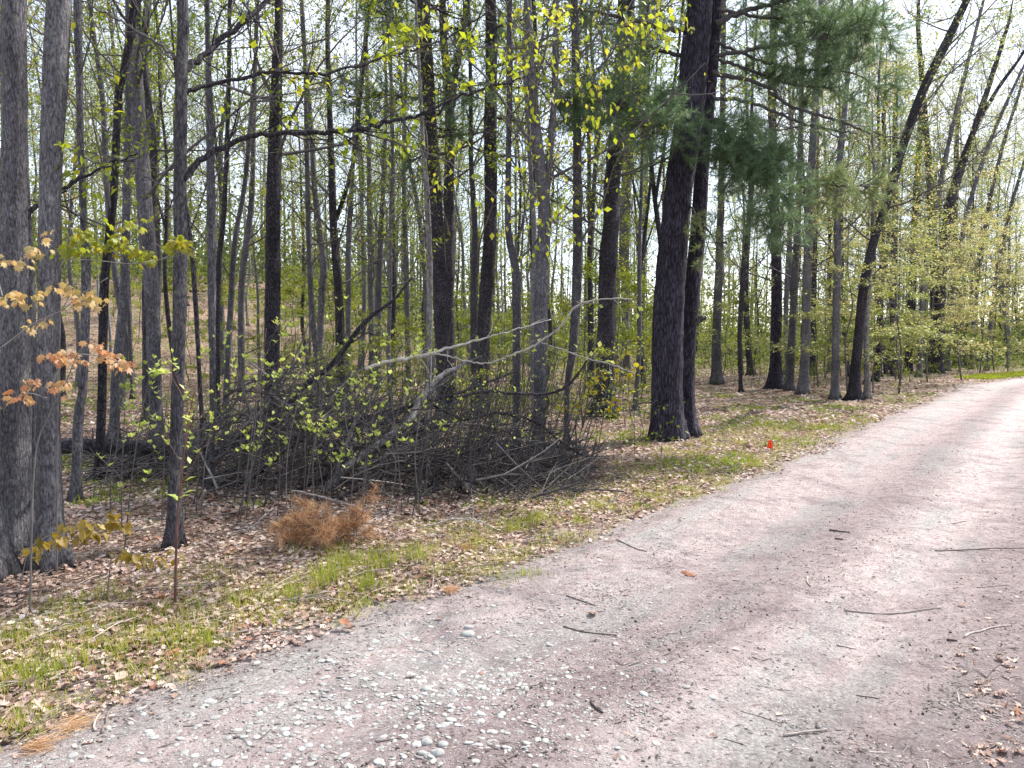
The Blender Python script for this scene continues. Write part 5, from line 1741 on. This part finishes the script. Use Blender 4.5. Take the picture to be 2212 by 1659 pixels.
def needle_clump(px, py, w, label, n=260, seed=0, tint=(.5, 1)):
    rg = np.random.default_rng(seed)
    g = G(px, py)
    g[2] += .012
    mb = MB()
    rad = w * g[1] / FPX / 2
    pos = g + np.column_stack([rg.normal(0, rad * .5, n) * rg.uniform(.4, 1.1, n), rg.normal(0, rad * .5, n) * rg.uniform(.4, 1.1, n), rg.uniform(0, .03, n)])
    a = rg.normal(.5, .5, n)
    d = np.column_stack([np.cos(a), np.sin(a), rg.normal(0, .12, n)])
    tv = np.array([[-.5, 0, 0], [.5, 0, 0], [0, 1, 0]])
    L = rg.uniform(.05, .10, n)
    scatter(mb, tv, np.array([[0, 1, 2]]), pos, frames(d, rg.uniform(0, 6.28, n)), np.column_stack([np.full(n, .0022), L, L]), rg.uniform(*tint, n))
    o = mb.build('pine_needle_clump', M['dead_needle'], None, origin=g)
    tag(o, label, 'pine needles', 'dropped clumps of pine needles')


needle_clump(150, 1580, 110, 'straw coloured clump of pine needles at the road edge, lower left', 260, 1, (.5, 1))
needle_clump(70, 1625, 90, 'tan clump of pine needles at the bottom left corner', 200, 2, (.4, 1))
needle_clump(965, 1283, 45, 'small orange clump of pine needles where grass meets road', 160, 3, (.3, .9))
needle_clump(1000, 1190, 40, 'dark rusty clump of pine needles in the verge right of the bough', 160, 4, (0, .5))

# orange marker flag
fg = G(1664, 975)
fr_ = empty('marker_flag', fg, 'small orange marker flag on a wire in the leaves by the road', 'flag')
mb = MB()
tube(mb, [fg - (0, 0, .05), fg + (0, 0, .16)], [.0022, .0022], 6, tint=.3)
mb.build('wire', M['twig'], fr_, origin=fg)
mb = MB()
nx, nz = 7, 7
u, v = np.meshgrid(np.linspace(0, 1, nx), np.linspace(0, 1, nz), indexing='ij')
V = np.stack([fg[0] - .004 + (.085 * u - .045) * (1 - .55 * v), fg[1] + .012 * np.sin(u * 5) - .004, fg[2] + .05 + .115 * v - .02 * u], axis=-1).reshape(-1, 3)
i = np.arange(nx - 1)[:, None] * nz
j = np.arange(nz - 1)[None, :]
mb.add(V, np.stack([i + j, i + nz + j, i + nz + j + 1, i + j + 1], axis=-1).reshape(-1, 4), tint=.5)
fo = mb.build('flag_sheet', M['flag'], fr_, origin=fg)
so = fo.modifiers.new('thick', 'SOLIDIFY')
so.thickness = .001


# ------------------------------------------------------------------ litter, pebbles, grass
def wedge(n, y0, y1, rg, p=1.0, xl=-.74, xr=.72):
    """random ground points in the view wedge, denser near when p > 1"""
    u = rg.random(n) ** p
    y = y0 + (y1 - y0) * u
    x = rg.uniform(xl, xr, n) * (y + .4)
    return x, y


def litter():
    rg = np.random.default_rng(5)
    mb = MB()

    def lay(x, y, size, lift, tmpl, tilt=.35, tn=None):
        n = len(x)
        z = surf(x, y) + lift
        a = rg.uniform(0, 6.28, n)
        d = np.column_stack([np.cos(a), np.sin(a), rg.normal(0, tilt, n)])
        t = np.clip(rg.beta(2, 2.3, n) * .95 + .12 * fnoise(x, y, .8, 13), 0, .95) if tn is None else tn
        t = np.where(rg.random(n) < .035, 1.0, t)
        roll = rg.normal(0, tilt * 1.3, n) + np.where(rg.random(n) < .4, math.pi, 0)
        scatter(mb, tmpl[0], tmpl[1], np.column_stack([x, y, z]), frames(d, roll), size, t)

    # near verge and forest floor
    for (n, y0, y1, p, tm, s0, s1) in ((24000, 2.4, 8.0, 1.0, OAK, .03, .065), (34000, 2.4, 9.0, 1.0, CURL, .018, .05), (42000, 6.5, 17.0, 1.0, CURL, .035, .075), (34000, 14, 40.0, 1.1, LEAF2, .08, .15)):
        x, y = wedge(n, y0, y1, rg, p)
        t = road_t(x, y)
        edge = .04 + .16 * fnoise(x, y, .9, 4)
        keep = (t < edge) & ((t < edge - .3) | (rg.random(n) < .8))
        x, y, t = x[keep], y[keep], t[keep]
        m = len(x)
        lay(x, y, s0 + (s1 - s0) * rg.random(m) ** 1.4, rg.uniform(.0, .022, m), tm, .24)
    # strays on the road, thicker towards its right side
    n = 3500
    x, y = wedge(n, 2.4, 14, rg, 1.3)
    t = road_t(x, y)
    pr_ = np.where(t > 2.5, .35 * sstep(2.6, 3.2, t), .05 + .8 * np.exp(-np.maximum(t, 0) / .2))
    keep = (t > 0) & (rg.random(n) < pr_)
    x, y = x[keep], y[keep]
    lay(x, y, rg.uniform(.02, .055, len(x)), .004, OAK, .2)
    # pale oak leaves in two drifts at the right edge
    for (cx, cy, sx, sy, m) in ((2135, 1500, 26, 20, 26), (2150, 1632, 42, 12, 34), (2205, 1560, 18, 30, 14), (2190, 1445, 20, 10, 12), (2120, 1345, 40, 60, 20)):
        q = np.array([G(min(cx + rg.normal(0, sx), 2290), min(cy + rg.normal(0, sy), 1720)) for _ in range(m)])
        lay(q[:, 0], q[:, 1], rg.uniform(.025, .06, m), .005, OAK, .3, tn=rg.uniform(.15, .85, m))
    for (cx, cy) in ((755, 1365), (770, 1368), (250, 1480), (1490, 1238), (1505, 1240), (820, 1307), (1280, 1330)):
        q = G(cx, cy)
        lay(np.array([q[0]]), np.array([q[1]]), np.array([.075]), .02, CURL, .2, tn=np.array([.1 if cx > 300 else .6]))
    # behind and outside the view, thinner, so the floor goes on
    x = rg.uniform(-16, 10, 7000)
    y = rg.uniform(-3, 14, 7000)
    t = road_t(x, y)
    keep = ((t < -.1) | (t > ROAD_W)) & (np.abs(x) > .7 * np.maximum(y, 0))
    x, y = x[keep], y[keep]
    lay(x, y, rg.uniform(.05, .10, len(x)), rg.uniform(0, .03, len(x)), CURL)
    x = rg.uniform(1.2, 14, 16000)
    y = rg.uniform(-2, 13, 16000)
    t = road_t(x, y)
    keep = (t > ROAD_W - .15) & (t < ROAD_W + 5)
    x, y = x[keep], y[keep]
    lay(x, y, rg.uniform(.03, .075, len(x)), rg.uniform(0, .02, len(x)), CURL)
    tag(mb.build('fallen_leaves', M['litter']), kind='stuff')
    # dead twigs lying through the leaves
    mb = MB()
    x, y = wedge(1700, 2.8, 16, rg, 1.0)
    t = road_t(x, y)
    x, y = x[t < -.05], y[t < -.05]
    z = H(x, y)
    for i in range(len(x)):
        L = rg.uniform(.08, .45)
        a = rg.normal(.3, .9)
        dx, dy = math.cos(a) * L / 2, math.sin(a) * L / 2
        b = rg.normal(0, .06 * L, 2)
        tube(mb, [(x[i] - dx, y[i] - dy, z[i] + .015), (x[i] + b[0], y[i] + b[1], z[i] + rg.uniform(.015, .05)), (x[i] + dx, y[i] + dy, z[i] + .018)], [.0035, .003, .0015], 4, 0, rg.uniform(.1, 1), False)
    tag(mb.build('twig_litter', M['stick']), kind='stuff')


def debris():
    """bark crumbs, needle bits and chips strewn over the road"""
    rg = np.random.default_rng(6)
    mb = MB()
    n = 48000
    x, y = wedge(n, 2.3, 16, rg, 1.4)
    t = road_t(x, y)
    dens = .35 + .6 * np.exp(-((t - 1.6) / .3) ** 2) + .9 * sstep(2.3, 2.9, t) + 1.1 * sstep(.6, 0, t)
    keep = (t > -.6) & (rg.random(n) < dens * (.5 + .5 * (fnoise(x, y, 1.3, 11) > -.3)))
    x, y = x[keep], y[keep]
    n = len(x)
    a = rg.normal(.2, .9, n)
    d = np.column_stack([np.cos(a), np.sin(a), rg.normal(0, .12, n)])
    tv = np.array([[-.5, 0, 0], [.5, 0, 0], [.35, 1, 0], [-.35, 1, 0], [0, .5, .7]])
    tf = np.array([[0, 1, 4], [1, 2, 4], [2, 3, 4], [3, 0, 4]])
    L = np.where(rg.random(n) < .85, rg.uniform(.008, .025, n), rg.uniform(.03, .08, n))
    scatter(mb, tv, tf, np.column_stack([x, y, surf(x, y) + .001]), frames(d, rg.normal(0, .3, n)), np.column_stack([rg.uniform(.003, .0075, n) * np.where(L < .025, 1.3, .8), L, np.full(n, .005)]), rg.beta(1.1, 2.2, n))
    # dark clods and chips between the wheel tracks
    n = 5200
    x, y = wedge(n, 2.3, 11, rg, 1.3)
    t = road_t(x, y)
    dens = .08 + .8 * np.exp(-((t - 1.45) / .28) ** 2) + .6 * sstep(2.3, 2.9, t)
    keep = (t > 0) & (rg.random(n) < dens * (fnoise(x, y, .9, 3) > -.2))
    x, y = x[keep], y[keep]
    n = len(x)
    S = rg.uniform(.003, .009, n)
    scatter(mb, ICO[0], ICO[1], np.column_stack([x, y, surf(x, y) + S * .3]), frames(rg.normal(size=(n, 3)), rg.uniform(0, 6, n)), np.column_stack([S * rg.uniform(.6, 1.4, n), S, S * .6]), rg.uniform(0, .35, n))
    tag(mb.build('bark_crumbs', M['stick']), kind='stuff')


def pebbles():
    rg = np.random.default_rng(9)
    mb = MB()
    # px centre, spread and size of stone patches
    patches = [(900, 1590, 190, 55, 900, .009, .030), (700, 1520, 120, 40, 450, .008, .026), (620, 1600, 120, 40, 400, .008, .024), (1000, 1440, 110, 40, 800, .007, .019), (1040, 1470, 70, 25, 420, .008, .019),
               (1130, 1380, 130, 50, 1100, .005, .013), (1300, 1300, 140, 40, 1300, .004, .011), (1500, 1200, 140, 35, 1300, .004, .010), (1700, 1120, 140, 30, 900, .004, .010), (860, 1350, 150, 40, 260, .007, .026),
               (1250, 1560, 80, 25, 220, .005, .014), (1400, 1480, 200, 60, 900, .004, .010), (1600, 1420, 220, 80, 900, .004, .010), (700, 1440, 150, 50, 260, .008, .028), (250, 1620, 150, 30, 160, .008, .022),
               (1850, 1500, 260, 100, 600, .004, .010), (1980, 940, 80, 25, 400, .006, .012)]
    X, S = [], []
    for cx, cy, sx, sy, m, s0, s1 in patches:
        s1 = s1 * .85
        m = int(m * (.4 if s1 > .015 else .9))
        sx, sy = sx * 2.3, sy * 2.4
        c = G(cx, cy)
        e1 = G(cx + sx, cy - sx * .25)
        a1 = (e1 - c)[:2]
        e2 = G(cx, cy - sy)
        a2 = (e2 - c)[:2]
        q = c[:2] + rg.normal(0, .55, (m, 1)) * a1 + rg.normal(0, .55, (m, 1)) * a2
        X.append(q)
        S.append(s0 + (s1 - s0) * rg.random(m) ** 2.2)
    # fine gravel everywhere
    x, y = wedge(42000, 2.3, 12, rg, 1.3)
    X.append(np.column_stack([x, y]))
    S.append(rg.uniform(.002, .006, len(x)))
    X = np.vstack(X)
    S = np.concatenate(S)
    t = road_t(X[:, 0], X[:, 1])
    keep = (t > .03) & (t < ROAD_W) & (X[:, 1] > 1.5)
    X, S = X[keep], S[keep]
    n = len(X)
    pos = np.column_stack([X, surf(X[:, 0], X[:, 1]) + S * .02])
    a = rg.uniform(0, 6.28, n)
    d = np.column_stack([np.cos(a), np.sin(a), rg.normal(0, .1, n)])
    Mx = frames(d, rg.normal(0, .15, n))
    sc = np.column_stack([S * rg.uniform(.6, .95, n), S, S * rg.uniform(.18, .32, n)])
    tn = rg.beta(2.4, 1.6, n)
    big = S > .009
    scatter(mb, ICO2[0], ICO2[1], pos[big], Mx[big], sc[big], tn[big])
    scatter(mb, ICO[0], ICO[1], pos[~big], Mx[~big], sc[~big], tn[~big])
    tag(mb.build('road_gravel', M['stone']), kind='stuff')


def river_stone(px, py, w, label, seed):
    rg = np.random.default_rng(seed)
    g = G(px, py)
    r = w * g[1] / FPX / 2
    v, f = subdiv(*ICO2)
    v = v * (1 + .06 * np.sin(3 * v[:, :1] + seed) + .05 * np.sin(4 * v[:, 1:2] + 2 * seed))
    v = v * np.array([r, r * .8, r * .5])
    mb = MB()
    mb.add(v + (g[0], g[1], float(surf(g[0], g[1])[0]) + r * .08), None, f, 0, .6)
    tag(mb.build('river_stone', M['stone'], None, origin=g), label, 'stone', 'large stones in the road')


river_stone(945, 1632, 33, 'largest smooth grey stone near the bottom edge of the road', 1)
river_stone(922, 1608, 29, 'smooth grey stone up and left of the largest one', 2)
river_stone(957, 1613, 25, 'oval grey stone touching the top of the largest one', 3)
river_stone(912, 1632, 20, 'small round stone left of the largest one', 4)
river_stone(1768, 1449, 11, 'single dark rounded stone alone on the pale wheel track', 5)
river_stone(1010, 1377, 30, 'flat pale stone in the upper gravel patch', 6)
river_stone(920, 1487, 26, 'pale stone at the top left of the pebble patch', 7)
river_stone(1012, 1362, 22, 'pale stone just above the flat one in the gravel', 8)


def grass():
    rg = np.random.default_rng(10)
    mb = MB()

    def blades(x, y, h, w, tn, lean=.35):
        n = len(x)
        a = rg.uniform(0, 6.28, n)
        ex = np.column_stack([np.cos(a), np.sin(a), np.zeros(n)])
        up = norm(np.column_stack([rg.normal(0, lean, n), rg.normal(0, lean, n), np.ones(n)]))
        ey = norm(np.cross(up, ex))
        Mx = np.stack([norm(np.cross(ey, up)), ey, up], axis=2)
        scatter(mb, BLADE[0], BLADE[1], np.column_stack([x, y, H(x, y)]), Mx, np.column_stack([w, h * .6, h]), tn)

    # tussocks: centre lists by noise in the verge strip
    n = 24000
    x, y = wedge(n, 2.5, 15, rg, 1.2)
    t = road_t(x, y)
    lim = np.interp(y, [2.5, 5, 9, 14], [1.25, 1.2, 1.3, 1.8])
    pr_ = sstep(.12, -.12, t) * sstep(-lim - .6, -lim + .1, t) * (.12 + .88 * sstep(-.8, .55, fnoise(x, y, .7, 2) + .45 * fnoise(x, y, .25, 5)))
    keep = rg.random(n) < pr_
    cx, cy = x[keep], y[keep]
    k = 11
    bx = np.repeat(cx, k) + rg.normal(0, .035, len(cx) * k)
    by = np.repeat(cy, k) + rg.normal(0, .035, len(cx) * k)
    m = len(bx)
    straw = np.repeat(rg.random(len(cx)) < .3, k)
    blades(bx, by, rg.uniform(.02, .085, m) * np.repeat(rg.uniform(.6, 1.25, len(cx)), k), rg.uniform(.002, .0045, m), np.where(straw, rg.uniform(.7, 1, m), rg.uniform(.1, .75, m)), .45)
    # taller upright tufts seen in the photograph
    for px, py, hh, m in [(40, 1470, .10, 90), (95, 1465, .10, 100), (160, 1440, .11, 120), (30, 1380, .09, 60), (250, 1400, .08, 80), (390, 1380, .10, 120), (430, 1395, .09, 80), (520, 1300, .10, 110), (600, 1330, .08, 60),
                          (640, 1290, .11, 120), (700, 1260, .17, 160), (735, 1230, .15, 120), (800, 1275, .12, 120), (820, 1220, .12, 110), (900, 1210, .12, 100), (880, 1275, .08, 60), (960, 1240, .08, 70), (1040, 1180, .1, 90),
                          (1110, 1150, .12, 110), (1160, 1130, .12, 120), (1250, 1130, .08, 80), (1300, 1100, .09, 90), (1120, 1245, .06, 60), (1080, 1265, .05, 40), (1150, 1245, .06, 60), (190, 1300, .14, 30), (250, 1290, .13, 24),
                          (1440, 975, .1, 90), (1500, 985, .1, 100), (1560, 1000, .08, 80), (1630, 1010, .08, 90), (1480, 1060, .08, 100), (1400, 1075, .08, 90), (1390, 965, .1, 60)]:
        g = G(px, py)
        qx = g[0] + rg.normal(0, .07, m)
        qy = g[1] + rg.normal(0, .07, m)
        blades(qx, qy, hh * rg.uniform(.5, 1.15, m), rg.uniform(.0025, .005, m), rg.uniform(.15, .75, m), .22)
    # green ground plants further in: broad short leaves
    n = 9000
    x, y = wedge(n, 7, 22, rg, 1.0)
    t = road_t(x, y)
    px = CX + x / y * FPX
    f = fnoise(x, y, 2.2, 8) + .4 * fnoise(x, y, .6, 1)
    pr_ = sstep(.05, .9, f) * sstep(0, -.3, t) + .8 * ((px > 1450) & (px < 1900) & (y > 12.5) & (y < 17.5)) * sstep(-.4, .3, f)
    keep = (rg.random(n) < pr_) & (t < -.1)
    cx, cy = x[keep], y[keep]
    k = 9
    bx = np.repeat(cx, k) + rg.normal(0, .05, len(cx) * k)
    by = np.repeat(cy, k) + rg.normal(0, .05, len(cx) * k)
    m = len(bx)
    blades(bx, by, rg.uniform(.04, .11, m), rg.uniform(.008, .018, m), rg.uniform(0, .6, m), .7)
    # bright grass where the road bends out of sight
    m = 9000
    q0, q1 = G(2148, 821)[:2], np.array([29.0, 38.5])
    f = rg.random(m)[:, None]
    nrm = np.array([-(q1 - q0)[1], (q1 - q0)[0]]) / np.linalg.norm(q1 - q0)
    q = q0 * (1 - f) + q1 * f + nrm * (rg.uniform(.2, 1.5, m)[:, None])
    tt = road_t(q[:, 0], q[:, 1])
    q = q[tt < -.05]
    blades(q[:, 0], q[:, 1], rg.uniform(.06, .16, len(q)), rg.uniform(.015, .03, len(q)), rg.uniform(.3, .62, len(q)), .4)
    tag(mb.build('verge_grass', M['grass']), kind='stuff')


def low_green():
    """small leafy seedlings and shoots that thicken the ground under the trees"""
    rg = np.random.default_rng(14)
    mb = MB()
    n = 12000
    x, y = wedge(n, 9.5, 45, rg, .9)
    t = road_t(x, y)
    px = CX + x / y * FPX
    f = fnoise(x, y, 5, 6) + .5 * fnoise(x, y, 1.5, 2)
    pr_ = sstep(-.2, .8, f) * sstep(-.6, -2.5, t)
    pr_ = pr_ * np.where((px > 1480) & (px < 1900) & (y < 24), .04, 1) * np.where((px < 600) & (y < 40), .4, 1) * np.where((y < 12.5), .4, 1)
    keep = rg.random(n) < pr_
    cx, cy = x[keep], y[keep]
    c = len(cx)
    hgt = rg.uniform(.15, .75, c)
    for i in range(0, c, 2):
        z = float(H(cx[i], cy[i]))
        tube(mb, [(cx[i], cy[i], z - .01), (cx[i] + rg.normal(0, .06), cy[i] + rg.normal(0, .06), z + hgt[i])], [.005, .003], 3, 0, .3, False)
    k = 12
    m = c * k
    hh = np.repeat(hgt, k) * rg.uniform(.25, 1.1, m)
    X = np.repeat(cx, k) + rg.normal(0, .16, m)
    Y = np.repeat(cy, k) + rg.normal(0, .16, m)
    d = rg.normal(0, .7, (m, 3))
    d[:, 2] -= .25
    scatter(mb, LEAF2[0], LEAF2[1], np.column_stack([X, Y, H(X, Y) + hh]), frames(d, rg.normal(0, .6, m)), rg.uniform(.035, .075, m), np.clip(np.repeat(rg.uniform(0, .8, c), k) + rg.normal(0, .15, m), 0, 1), 1)
    tag(mb.build('undergrowth', [M['twig'], M['leaf_green']]), kind='stuff')


litter()
debris()
pebbles()
grass()
low_green()
print('verts', sum(len(m.vertices) for m in bpy.data.meshes), 'objects', len(bpy.data.objects))
